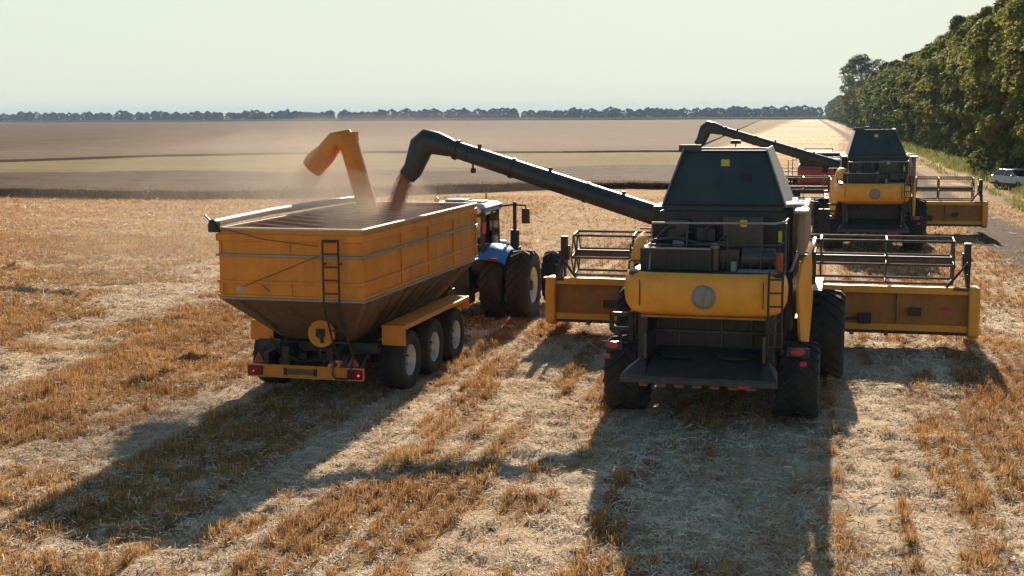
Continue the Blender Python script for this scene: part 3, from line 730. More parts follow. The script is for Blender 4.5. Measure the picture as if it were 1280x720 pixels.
    B_ = [(-1.10,.62,zb), (1.30,.62,zb), (1.30,3.7,zb), (-1.10,3.7,zb)]; T_ = [(-.78,1.35,zt), (.88,1.35,zt), (.88,3.1,zt), (-.78,3.1,zt)]
    def flap(i, m_, name, ov=0.0):
        a, b2, c2, d2 = Vector(B_[i]), Vector(B_[(i+1)%4]), Vector(T_[(i+1)%4]), Vector(T_[i])
        nrm = (b2-a).cross(d2-a).normalized(); k = MB().use(m_)
        if ov:
            u_ = (b2-a).normalized(); a = a-u_*ov; b2 = b2+u_*ov; c2 = c2+u_*ov; d2 = d2-u_*ov
            up = (d2-a).normalized()*.05; c2 = c2+up; d2 = d2+up
        o_ = nrm*.03; k.hexa([a, b2, b2-o_, a-o_, d2, c2, c2-o_, d2-o_]); return k
    k = flap(0, 'tankpaint', 'r'); ro = k.build('tank_cover', t, bevel=.008)
    # details of the rear cover
    a = Vector(B_[0]); n_ = (Vector(B_[1])-a).cross(Vector(T_[0])-a).normalized()
    def on(fx, fz, off=.012):
        p0 = Vector(B_[0]).lerp(Vector(B_[1]), fx); p1 = Vector(T_[0]).lerp(Vector(T_[1]), fx); return p0.lerp(p1, fz)+n_*off
    k = MB().use('sticker'); k.add([on(.46,.70), on(.55,.70), on(.55,.82), on(.46,.82)], [(0,1,2,3)]); k.build('warning_sticker', ro)
    k = MB().use('black'); 
    k.add([on(.65,.42), on(.76,.42), on(.76,.58), on(.65,.58)], [(0,1,2,3)])
    k.bar(on(.02,.97,.02), on(.98,.97,.02), .05, .03); k.bar(on(.02,.04,.02), on(.98,.04,.02), .05, .03)
    k.build('cover_frame', ro)
    k = flap(1, 'greymetal', 's', .10); k.build('tank_cover', t, bevel=.01)
    k = flap(2, 'tankpaint', 'f'); k.build('tank_cover', t, bevel=.008)
    k = flap(3, 'greymetal', 'l', .10); k.build('tank_cover', t, bevel=.01)
    k = MB().use('tankpaint'); k.box(-.86,-.42,1.3,1.36,4.96,5.10); k.build('flap_hinge', t, bevel=.01)
    # white caps and a grey plate on the right shoulder
    k = MB().use('white'); k.lathe([(0,.001),(0,.30),(.05,.33),(.10,.25),(.12,.001)], (0,0,0), 'z', 24)
    o = k.build('air_intake_cap', t, smooth=50); o.location = (1.42,1.0,3.93); o.scale = (.62,1.0,.8)
    k = MB().use('greymetal'); k.box(1.46,1.72,-.05,.7,3.86,3.92); k.build('shoulder_plate', t, bevel=.02)
    # cab
    k = MB().use('black'); k.box(-.88,.88,4.55,4.65,1.95,3.75); k.box(-.95,.95,4.5,6.3,1.85,2.0)
    for xx in (-.88,.82):
        k.bar((xx+.03,4.6,2.0), (xx+.03,4.6,3.75), .08); k.bar((xx+.03,6.0,2.0), (xx+.03,6.15,3.75), .07)
    co = k.build('cab', t, bevel=.01)
    k = MB().use('clearglass'); k.box(-.84,.84,6.02,6.05,2.0,3.72); k.box(-.87,-.85,4.7,6.0,2.05,3.7); k.box(.85,.87,4.7,6.0,2.05,3.7); k.build('window', co)
    k = MB().use('yellow'); k.box(-.98,.98,4.45,6.45,3.75,3.95); k.build('roof', co, bevel=.06)
    k = MB().use('amberlens'); k.lathe([(0,.06),(.12,.055),(.16,.001)], (.35,4.8,3.95), 'z', 14); k.use('black'); k.tube([(-.1,5.6,3.95),(-.1,5.6,5.05)], .018, 6); k.tube([(-.1,5.6,5.02),(-.1,5.6,5.10)], .12, 12); k.box(-.4,-.32,5.5,5.6,3.95,4.2); k.build('beacon', co, smooth=40)
    for sg in (-1, 1):
        k = MB().use('black'); k.tube([(sg*.98,6.2,3.7), (sg*1.75,6.3,3.65), (sg*1.9,6.3,3.5)], .025, 8); k.box(sg*1.9-.13, sg*1.9+.13, 6.28, 6.36, 2.95, 3.5); k.build('mirror', co, bevel=.02)
    k = MB().use('black'); k.tube([(-1.3,2.7,3.3), (-1.85,2.7,3.3)], .02, 6); k.box(-1.98,-1.8,2.62,2.75,2.2,2.35); k.use('amberlens'); k.box(-1.99,-1.85,2.58,2.62,2.22,2.34); k.build('indicator_lamp', t, bevel=.01)
    # cab ladder and platform, left
    k = MB().use('greymetal'); k.box(-1.95,-.95,4.6,6.1,1.82,1.88)
    for xx in (-1.95,-1.55):
        k.tube([(xx,4.7,.6),(xx,4.7,2.9)], .02, 8)
    for z in (.7,1.0,1.3,1.6): k.bar((-1.95,4.7,z),(-1.55,4.7,z),.03)
    k.build('cab_ladder', t)
    # wheels
    wheel(t, -1.62, 0, .73, .78, .34, -1, 'rimgrey', 18); wheel(t, 1.60, 0, .73, .78, .34, 1, 'rimgrey', 18)
    wheel(t, -2.02, 3.95, .97, .82, .45, -1, 'rimgrey', 20); wheel(t, 2.02, 3.95, .97, .82, .45, 1, 'rimgrey', 20)
    # unloading auger
    P0, P1, P2 = Vector((-1.30,4.05,3.35)), Vector((-7.02,4.55,5.08)), Vector((-7.68,4.50,4.28))
    k = MB().use('augerpaint'); dr = (P1-P0).normalized()
    k.tube([P0, P1], [.24,.20], 20)
    for f_ in (.06, .35, .66, .9):
        p = P0.lerp(P1, f_); k.tube([p-dr*.03, p+dr*.03], .245, 20)
    for f_ in (.2, .5, .8):
        p = P0.lerp(P1, f_); k.box(p.x-.04, p.x+.04, p.y-.04, p.y+.04, p.z+.18, p.z+.30)
    k.tube([P0+Vector((.5,0,-.5)), P0+Vector((.15,0,-.1)), P0+dr*.2], [.34,.36,.27], 18)
    ao = k.build('unloading_auger', t, smooth=40)
    k = MB().use('augerpaint')
    mid = P1+dr*.30+Vector((0,0,.10))
    k.sheet([[(p+Vector((0,0,0))+ax*ca*r1+ay*sa*r1*.9) for ca, sa in [(math.cos(2*math.pi*j/16), math.sin(2*math.pi*j/16)) for j in range(16)]]
             for p, ax, ay, r1 in [(P1-dr*.45, Vector((.29,0,.95)), Vector((0,1,0)), .215), (P1-dr*.1, Vector((.25,0,.96)), Vector((0,1,0)), .27),
                                   (P1+Vector((-.16,0,.02)), Vector((-.25,0,.95)), Vector((0,1,0)), .32), (P1+Vector((-.34,-.01,-.16)), Vector((-.65,0,.72)), Vector((0,1,0)), .33),
                                   (P2+Vector((.14,0,.16)), Vector((-.75,0,.62)), Vector((0,1,0)), .25), (P2, Vector((-.75,0,.62)), Vector((0,1,0)), .22)]], closed=True)
    k.build('spout', ao, smooth=50, solid=.012)
    k = MB().use('black'); p = P0.lerp(P1, .83); k.tube([p+Vector((0,0,-.2)), p+Vector((0,0,-.32))], .025, 6); k.tube([p+Vector((-.04,0,-.36)), p+Vector((.06,0,-.36))], .06, 10)
    k.build('work_lamp', ao)
    # feeder house and header
    k = MB().use('black'); k.hexa([(-.75,4.9,1.0), (.75,4.9,1.0), (.75,7.3,.45), (-.75,7.3,.45), (-.75,4.9,1.9), (.75,4.9,1.9), (.75,7.3,1.2), (-.75,7.3,1.2)]); k.build('feeder_house', t, bevel=.03)
    x0, x1, yh = -4.84, 5.36, 7.45
    k = MB().use('yellow'); k.box(x0,x1,yh-.05,yh+.16,1.42,1.58); k.box(x0,x1,yh-.05,yh+.12,.52,.68)
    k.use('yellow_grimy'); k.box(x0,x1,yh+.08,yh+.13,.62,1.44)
    for f_ in np.linspace(0, 1, 7)[1:-1]: k.box(x0+(x1-x0)*f_-.03, x0+(x1-x0)*f_+.03, yh-.02, yh+.1, .66, 1.44)
    k.use('darkmetal'); k.box(x0+.05,x1-.05,yh+.1,yh+1.5,.42,.47); k.tube([(x0+.1,yh+.6,.62),(x1-.1,yh+.6,.62)], .22, 16)
    for a in range(34):                    # flighting of the header auger
        xx = x0+.3+a*(x1-x0-.6)/33; k.lathe([(-.006,.2),(-.006,.31),(.006,.31),(.006,.2)], (xx,yh+.6,.62), 'x', 16)
    ho = k.build('header', t, bevel=.012)
    k = MB().use('rust')
    for xx in (-3.9,-2.4,-1.9,2.0,2.6,3.4): k.box(xx-.05,xx+.05,yh-.02,yh+.1,.38,.53)
    k.use('black'); k.tube([(1.9,yh-.1,.75),(2.9,yh-.1,.80)], .03, 8); k.box(2.75,3.05,yh-.14,yh+.02,.68,.92); k.box(3.9,4.2,yh-.1,yh+.02,.9,1.08); k.box(-3.5,-3.0,yh-.1,yh+.02,.85,1.03); k.box(-2.9,-2.0,yh-.1,yh+.02,.83,1.0)
    k.build_each('drive_gear', ho, bevel=.01)
    for xx in (x0-.02, x1+.02):            # end shields with snouts
        k = MB().use('yellow'); w_ = .13
        k.prism([(yh-.16,.46), (yh-.18,1.3), (yh-.08,1.60), (yh+.5,1.58), (yh+1.6,1.05), (yh+2.9,.50), (yh+2.9,.42), (yh+.9,.34), (yh+.1,.36)], 'x', xx-w_, xx+w_)
        k.build('end_shield', ho, bevel=.05)
    k = MB().use('pinklens'); k.box(x1-.75,x1-.5,yh-.075,yh-.055,1.05,1.10); k.build('reflector', ho)
    # reel
    k = MB().use('darkmetal'); cy0, cz0, rr = yh+1.0, 2.12, .60
    xa, xb = x0+.42, x1-.42
    k.tube([(xa,cy0,cz0),(xb,cy0,cz0)], .09, 14)
    bars = []
    for j in range(6):
        a = math.pi/3*j+.10; by, bz = cy0+rr*math.cos(a), cz0+rr*math.sin(a); bars.append((by, bz))
        k.tube([(xa,by,bz),(xb,by,bz)], .032, 8)
        nt_ = int((xb-xa)/.15)
        for q in range(nt_): 
            xx = xa+.07+q*.15; k.bar((xx,by,bz), (xx,by-.04,bz-.22), .005)
    for f_ in np.linspace(0, 1, 7):
        xx = xa+(xb-xa)*f_
        for j in range(6):
            k.bar((xx,cy0,cz0), (xx,*bars[j]), .035, .05); k.bar((xx,*bars[j]), (xx,*bars[(j+1)%6]), .03, .04)
    k.build('reel', ho)
    for xx in (x0+.12, x1-.12):
        k = MB().use('black'); k.bar((xx,yh,1.5), (xx,cy0,cz0), .09, .13); k.bar((xx,yh+.5,1.45), (xx,cy0-.15,cz0-.1), .05)
        k.bar((xx-(.55 if xx > 0 else -.55),yh+.05,1.5),(xx,yh+.3,2.15),.05); k.tube([(xx-.08,cy0,cz0),(xx+.12,cy0,cz0)], .2, 16)
        k.box(xx-.05,xx+.10,cy0-.3,cy0-.05,cz0-.3,cz0+.45); k.bar((xx,yh+.05,1.45),(xx,yh+.1,1.9),.08); k.box(xx-.35,xx+.2,yh-.05,yh+.2,1.5,1.58); k.build('reel_arm', ho, bevel=.01)
    return t
c1 = make_combine()
c1.location = (-1.68, 24.32, 0); c1.rotation_euler = (0, 0, R(-1.6))
tag(c1, 'yellow combine harvester whose dark auger pours grain into the trailer', 'combine harvester', 'yellow combine harvesters')
c2 = copy_tree(c1); c2.location = (2.72, 55.35, 0); c2.rotation_euler = (0, 0, R(.3))
tag(c2, 'smaller looking yellow combine harvester in front of the red one, beside the forest track', 'combine harvester', 'yellow combine harvesters')

# ------------------------------------------------------------------ red combine beyond
def make_red():
    t = empty('combine_harvester')
    k = MB().use('red'); k.box(-1.45,1.45,-1.0,3.4,1.5,2.55); k.box(-1.35,1.35,-1.35,-1.0,1.6,2.35); k.build('body', t, bevel=.08)
    k = MB().use('black'); k.box(-1.2,1.2,-.6,4,.9,1.5); k.box(-1.3,1.3,-.6,.9,2.55,3.0); k.tube([(-1.2,-.9,3.1),(1.2,-.9,3.1)], .03, 6); k.tube([(-1.2,-.9,2.5),(-1.2,-.9,3.1)], .03, 6); k.build('engine_deck', t, bevel=.02)
    k = MB().use('rubber'); k.hexa([(-1.3,.8,2.55),(1.3,.8,2.55),(1.3,3.4,2.55),(-1.3,3.4,2.55),(-1.5,.7,3.3),(1.5,.7,3.3),(1.5,3.6,3.3),(-1.5,3.6,3.3)]); k.build('grain_tank', t, bevel=.02)
    k = MB().use('black'); k.box(-1.1,.7,3.6,5.1,1.9,2.1); 
    for xx in (-1.1,.62):
        for yy in (3.62,5.02): k.box(xx,xx+.08,yy,yy+.08,2.1,3.5)
    co = k.build('cab', t); k = MB().use('clearglass'); k.box(-1.06,.66,5.06,5.09,2.1,3.5); k.box(-1.08,-1.06,3.7,5,2.1,3.5); k.build('window', co)
    k = MB().use('white'); k.use('black'); k.box(-1.2,.8,3.5,5.3,3.2,3.35); k.build('roof', co, bevel=.03)
    k = MB().use('greymetal'); k.tube([(-1.75,-.6,1.0),(-1.75,-.6,3.0),(-1.5,.2,3.0)], .03, 6); k.tube([(-2.0,-.4,1.0),(-2.0,-.4,2.9),(-1.5,.4,2.9)], .03, 6)
    for z in (1.2,1.6,2.0,2.4): k.bar((-1.75,-.6,z),(-2.0,-.4,z),.03)
    k.build('ladder', t)
    wheel(t, -1.5, 0, .62, .5, .3, -1, 'rimcream', 16); wheel(t, 1.5, 0, .62, .5, .3, 1, 'rimcream', 16)
    wheel(t, -1.75, 3.8, .9, .65, .42, -1, 'rimcream', 18); wheel(t, 1.75, 3.8, .9, .65, .42, 1, 'rimcream', 18)
    k = MB().use('red'); k.box(-3.2,3.2,6.0,6.15,.5,1.3); k.box(-3.25,-3.1,5.9,7.6,.3,1.35); k.box(3.1,3.25,5.9,7.6,.3,1.35); k.box(-.6,.6,4.2,6,.6,1.5); ho = k.build('header', t, bevel=.02)
    k = MB().use('darkmetal')
    for j in range(5):
        a = j*1.2566; k.tube([(-3,7+.55*math.cos(a),1.6+.55*math.sin(a)),(3,7+.55*math.cos(a),1.6+.55*math.sin(a))], .03, 6)
        for xx in (-3,-1,1,3): k.bar((xx,7,1.6),(xx,7+.55*math.cos(a),1.6+.55*math.sin(a)),.03)
    k.build('reel', ho)
    return t
c3 = make_red(); c3.location = (.85, 80, 0)
tag(c3, 'distant red combine harvester half hidden behind the two yellow ones', 'combine harvester')

# ------------------------------------------------------------------ grain trailer (local: +y forward, origin under the rear rim)
def make_trailer():
    t = empty('grain_trailer')
    W, L, zt, zm = 1.50, 7.6, 3.52, 2.20
    k = MB().use('amber')
    k.box(-W,W,0,.05,zm,zt); k.box(-W,W,L-.05,L,zm,zt); k.box(-W,-W+.05,.05,L-.05,zm,zt); k.box(W-.05,W,.05,L-.05,zm,zt)
    bo = k.build('body', t, bevel=.01)
    # ribs: rails and posts, framing recessed panels
    k = MB().use('amber')
    for z0, z1 in ((3.30,3.44), (2.47,2.53), (zm,zm+.05)): 
        k.box(-W-.035,W+.035,-.035,-.001,z0,z1); k.box(W+.001,W+.04,-.035,L+.03,z0,z1); k.box(-W-.04,-W-.001,-.035,L+.03,z0,z1)
    k.build_each('rail', bo, bevel=.01)
    k = MB().use('greymetal')
    for z0, z1 in ((3.0,3.05),): 
        k.box(-W-.05,W+.05,-.05,-.001,z0,z1); k.box(W+.001,W+.055,-.05,L+.03,z0,z1)
    k.box(W+.001,W+.06,-.04,L,zm-.05,zm-.003); k.box(-W,W+.06,-.045,-.001,zm-.05,zm-.003)
    k.build_each('trim_rail', bo, bevel=.008)
    k = MB().use('amber')
    for f_ in (0, .29, .52, .76, 1.0):
        y = f_*L
        k.box(W+.002,W+.032,y-.05,y+.05,zm,2.99); k.box(W+.002,W+.032,y-.05,y+.05,3.06,zt-.06)
    for xx in (-W+.04, .0, W-.04): k.box(xx-.045,xx+.045,-.030,-.002,zm+.06,2.46); 
    for xx in (-W+.04, .0, W-.04): k.box(xx-.03,xx+.03,-.028,-.002,3.06,3.29)
    k.build_each('post', bo, bevel=.008)
    k = MB().use('rim_edge')
    k.box(-W-.04,W+.04,-.04,.07,zt,zt+.045); k.box(-W-.04,W+.04,L-.07,L+.04,zt,zt+.045)
    k.box(W-.07,W+.04,.071,L-.071,zt,zt+.045); k.box(-W-.04,-W+.07,.071,L-.071,zt,zt+.045)
    k.build('rim', bo, bevel=.012)
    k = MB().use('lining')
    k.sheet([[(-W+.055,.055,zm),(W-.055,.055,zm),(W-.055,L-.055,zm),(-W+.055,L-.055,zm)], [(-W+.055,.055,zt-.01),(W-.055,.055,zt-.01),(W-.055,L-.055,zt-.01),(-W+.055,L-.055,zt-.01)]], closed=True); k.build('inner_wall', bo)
    # rolled cover along the left rim
    k = MB().use('rim_edge'); k.tube([(-W-.05,.0,zt+.13),(-W-.05,2.5,zt+.17),(-W-.05,5,zt+.16),(-W-.05,L,zt+.13)], .075, 12)
    k.use('black'); k.tube([(-W-.05,-.12,zt+.12),(-W-.05,.02,zt+.12)], .09, 12); k.bar((-W-.05,-.1,zt+.12),(-W-.22,-.1,zt+.28),.03); k.box(-W-.16,-W+.05,-.1,-.0,zt-.05,zt+.12)
    k.build('rolled_cover', t, smooth=40)
    # cross straps under the cover
    k = MB().use('rope')
    for q in range(11):
        y = .5+q*(L-.9)/10; k.tube([(-W+.02,y+.12,zt+.03),(0,y,zt-.06),(W-.04,y-.1,zt+.03)], .011, 5)
    k.build_each('cross_strap', t)
    # hopper
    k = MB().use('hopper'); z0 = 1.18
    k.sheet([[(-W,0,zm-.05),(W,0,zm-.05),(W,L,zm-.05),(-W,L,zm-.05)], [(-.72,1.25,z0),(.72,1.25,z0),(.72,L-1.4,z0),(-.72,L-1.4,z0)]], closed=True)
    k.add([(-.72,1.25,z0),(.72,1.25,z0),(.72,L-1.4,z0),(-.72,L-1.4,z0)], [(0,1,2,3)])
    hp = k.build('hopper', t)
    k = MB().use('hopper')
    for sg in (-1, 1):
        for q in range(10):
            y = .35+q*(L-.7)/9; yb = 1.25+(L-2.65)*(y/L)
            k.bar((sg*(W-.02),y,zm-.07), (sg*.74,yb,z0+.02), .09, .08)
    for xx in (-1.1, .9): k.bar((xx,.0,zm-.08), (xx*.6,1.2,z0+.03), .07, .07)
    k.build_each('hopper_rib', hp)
    # grain load
    rows = []
    for j in range(25):
        v = j/24; row = []
        for i in range(15):
            u_ = i/14; x = -W+.06+u_*(2*W-.12); y = .06+v*(L-.12)
            dd = math.hypot((x+.0)/1.2, (y-4.2)/2.6); z = 2.62+.42*math.exp(-dd*dd)+.05*(float(fbm(np.array([x*3.]), np.array([y*3.]))[0])-.5)
            row.append((x, y, z))
        rows.append(row)
    # chassis
    k = MB().use('black')
    k.box(-.55,-.4,.7,L+.6,.85,1.12); k.box(.4,.55,.7,L+.6,.85,1.12)
    for y in (2.3,3.9,5.5): k.box(-1.5,1.5,y-.07,y+.07,.55,.70); k.box(-.75,-.6,y-.3,y+.3,.6,.9); k.box(.6,.75,y-.3,y+.3,.6,.9)
    k.box(-1.3,1.3,1.15,1.3,.95,1.15); k.box(-.4,.4,2.0,6.2,.9,1.25)
    for xx in (-1.15,-.35,.35,1.15): k.bar((xx,1.2,1.0),(xx*.9,.75,.62),.06)
    for sg in (-1,1): k.bar((sg*.6,.7,1.0),(sg*.7,1.1,1.25),.07)
    k.tube([(-.9,.9,1.2),(-.6,.8,.9),(-.2,.8,.8),(.3,.8,.85),(.8,.85,1.2)], .02, 6); k.tube([(-.8,.7,1.3),(-.5,.75,.95),(.1,.75,.7)], .018, 6)
    k.bar((0,L+.5,.98),(0,L+2.6,.72),.16,.16); k.bar((.45,L+.5,.98),(0,L+1.9,.80),.1); k.bar((-.45,L+.5,.98),(0,L+1.9,.80),.1)
    k.box(.95,1.1,L-.8,L-.65,.5,2.1); k.box(-1.1,-.95,L-.8,L-.65,.5,2.1); k.box(.6,1.1,L-1.0,L-.5,.9,1.5)
    k.build('chassis', t, bevel=.01)
    # winch plate and ropes
    k = MB().use('amber'); k.lathe([(-.03,.001),(-.03,.27),(.03,.285),(.03,.001)], (.35,.62,1.42), 'y', 32); k.build('gear_cover', t, smooth=40)
    k = MB().use('black'); k.lathe([(-.03,.001),(-.05,.085),(.0,.10)], (.35,.58,1.42), 'y', 18); k.bar((.35,.56,1.42),(.40,.55,1.24),.05); k.bar((.27,.56,1.50),(.45,.56,1.50),.045); k.tube([(.35,.6,1.12),(.33,.58,1.02),(.36,.58,.92)], .02, 6); k.build('crank', t, smooth=40)
    k = MB().use('cord')
    k.tube([(-W-.02,-.06,zt+.06),(-.5,-.12,zt-.16),(.66,-.14,zt-.28)], .009, 5); k.tube([(.66,-.14,3.05),(-.95,-.1,2.42)], .008, 5); k.tube([(-.55,-.08,2.45),(.2,.50,1.58)], .011, 5)
    k.build_each('rope', t)
    k = MB().use('white'); k.box(-1.14,-1.0,-.006,-.002,2.30,2.40); k.build('sticker', bo)
    # ladder
    k = MB().use('black')
    for xx in (.76, 1.08):
        k.tube([(xx,-.16,3.36),(xx,-.16,2.1),(xx,.2,1.4),(xx+.02,.45,.95)], .021, 8)
    for q in range(9):
        z = 3.36-q*.255; y = -.16 if z > 2.1 else -.16+(2.1-z)*.52; k.bar((.76,y,z),(1.08,y,z),.035,.03)
    k.box(.80,1.04,-.2,-.14,3.32,3.36); k.bar((.76,-.16,2.9),(.76,-.02,2.9),.03); k.bar((1.08,-.16,2.9),(1.08,-.02,2.9),.03); k.build('ladder', t)
    # bumper with lamps
    k = MB().use('amber'); k.box(-1.26,1.24,.58,.66,.50,.75)
    for z in (.50,.73): k.box(-1.26,1.24,.54,.58,z,z+.03)
    bo2 = k.build('bumper', t, bevel=.01)
    k = MB().use('black'); k.box(-.45,-.40,.53,.58,.56,.70); k.box(.2,.25,.53,.58,.56,.70); k.tube([(.62,.6,.9),(.62,.5,.62),(.7,.48,.55),(.92,.48,.55),(1.0,.5,.62),(1.0,.6,.9)], .02, 8)
    k.box(-.9,-.8,.6,.9,.55,1.0); k.box(.8,.9,.6,.9,.55,1.0); k.build_each('bumper_bracket', bo2)
    k = MB().use('hopper'); k.box(-.38,.18,.565,.578,.57,.69); k.build('number_plate', bo2)
    for sg in (-1, 1):
        k = MB().use('redlens'); xc = sg*1.08; k.box(xc-.16,xc+.16,.52,.575,.54,.72); lo = k.build('tail_lamp', bo2, bevel=.01)
        k = MB().use('lit_red'); xl = xc+.08*(1 if sg > 0 else -.3); k.lathe([(0,.001),(0,.022 if sg > 0 else .012),(.01,.022 if sg > 0 else .012)], (xl,.512,.62), 'y', 12); k.build('bulb', lo)
        k = MB().use('red'); xx = sg*1.02; k.prism([(xx-.13,.78),(xx+.13,.78),(xx,1.0)], 'y', .60, .62); k.build('reflector', bo2)
    # fenders over three axles
    for sg in (-1, 1):
        k = MB().use('amber'); a, b2 = (1.22, 1.74) if sg > 0 else (-1.72, -1.2)
        k.box(a,b2,1.72,6.2,1.42,1.45); k.box(a,b2,1.69,1.72,1.03,1.45); k.box(b2-.03 if sg > 0 else a, b2 if sg > 0 else a+.03,1.72,6.2,1.36,1.42); k.box(a,b2,6.2,6.23,1.15,1.45)
        k.build('fender', t, bevel=.015)
        for y in (2.3,3.9,5.5): wheel(t, sg*1.42-.02, y, .63, .52, .33, sg, 'rimgrey', 26, 'road')
    # the trailer's own folding auger at the front left corner
    k = MB().use('amber'); A, B = Vector((-.95,L-.45,2.7)), Vector((-1.60,L-.55,5.18))
    k.tube([A, B], .25, 20); k.use('rim_edge'); dA = (B-A).normalized(); k.bar(A+dA*.7+Vector((.25,-.07,0)), B+Vector((.25,-.07,.0)), .045); k.use('amber'); k.tube([B-dA*.12, B-dA*.04], .27, 20)
    k.box(B.x+.12,B.x+.24,B.y-.1,B.y+.1,B.z,B.z+.14)
    ao = k.build('unloading_auger', t, smooth=40)
    k = MB().use('amber'); D = Vector((-2.42,L-.6,4.58)); 
    k.sheet([[(p+ax*ca*r1+Vector((0,1,0))*sa*r1) for ca, sa in [(math.cos(2*math.pi*j/16), math.sin(2*math.pi*j/16)) for j in range(16)]]
             for p, ax, r1 in [(B+Vector((.05,0,-.25)), Vector((.9,0,.35)), .25), (B+Vector((-.12,0,-.02)), Vector((.55,0,.8)), .29), (B+Vector((-.35,0,-.12)), Vector((-.3,0,.95)), .27), (D+Vector((.25,0,.2)), Vector((-.6,0,.8)), .27), (D, Vector((-.65,0,.75)), .30), (D+Vector((-.14,0,-.16)), Vector((-.7,0,.7)), .28)]], closed=True)
    k.build('spout', ao, smooth=50, solid=.01)
    k = MB().use('red'); k.box(-W-.06,-W-.02,-.03,.0,zt-.02,zt+.02); k.build('reflector', t)
    return t, rows
tr, rows = make_trailer(); TL = Vector((-9.72, 23.0, 0)); TA = R(-1.9)
tr.location = TL; tr.rotation_euler = (0, 0, TA)
tag(tr, 'amber three axle grain trailer being filled behind the blue tractor', 'trailer')
def grainmat():
    mt = mat('wheat_grain', (.44, .20, .11), .85, var=.3, scale=70, bump=.8); return mt
M['grain'] = grainmat()
k = MB().use('grain'); k.sheet(rows); g = k.build('grain_heap', smooth=60); g.location = TL; g.rotation_euler = (0,0,TA)
tag(g, 'heap of reddish brown wheat grain lying in the amber trailer', 'grain', kind='stuff')
# grain falling from the spout
sp = Matrix.Translation(c1.location) @ Matrix.Rotation(c1.rotation_euler.z, 4, 'Z') @ Vector((-7.68,4.50,4.28))
k = MB().use('grain'); path = []; N_ = 26
for i in range(N_):
    s_ = i/(N_-1); tt = s_*.52; p = Vector((sp.x+.10-.95*tt-.25*tt*s_, sp.y-.02, sp.z+.16-.9*tt-4.905*tt*tt)); path.append(p)
vs = []; nn = 18
k2 = MB().use('grain'); rws = []
for i, p in enumerate(path):
    s_ = i/(N_-1); rad = .155-.03*math.sin(s_*2.6)+.04*s_*s_
    rws.append([(p.x+math.cos(a)*rad*(1+.22*(random.random()-.5)), p.y+math.sin(a)*rad*.9*(1+.2*(random.random()-.5)), p.z) for a in [2*math.pi*j/nn for j in range(nn)]])
k2.sheet(rws, closed=True)
for q in range(2600):                      # loose kernels round the stream
    s_ = random.random(); p = path[min(N_-1, int(s_*N_))]; rad = (.145+.04*s_)*(1+abs(random.gauss(0, .10+.12*s_))); a = random.uniform(0, 6.283); z = p.z+random.uniform(-.08,.08); sz = random.uniform(.007,.013)
    c = Vector((p.x+math.cos(a)*rad, p.y+math.sin(a)*rad, z)); k2.add([c+Vector((sz,0,-sz*.7)), c+Vector((-sz*.6,sz,-sz*.6)), c+Vector((-sz*.6,-sz,-sz*.6)), c+Vector((0,0,sz*1.6))], [(0,1,2),(0,1,3),(1,2,3),(2,0,3)])
o = k2.build('falling_grain', smooth=60); tag(o, 'stream of reddish grain falling from the dark auger spout into the trailer', 'grain', kind='stuff')

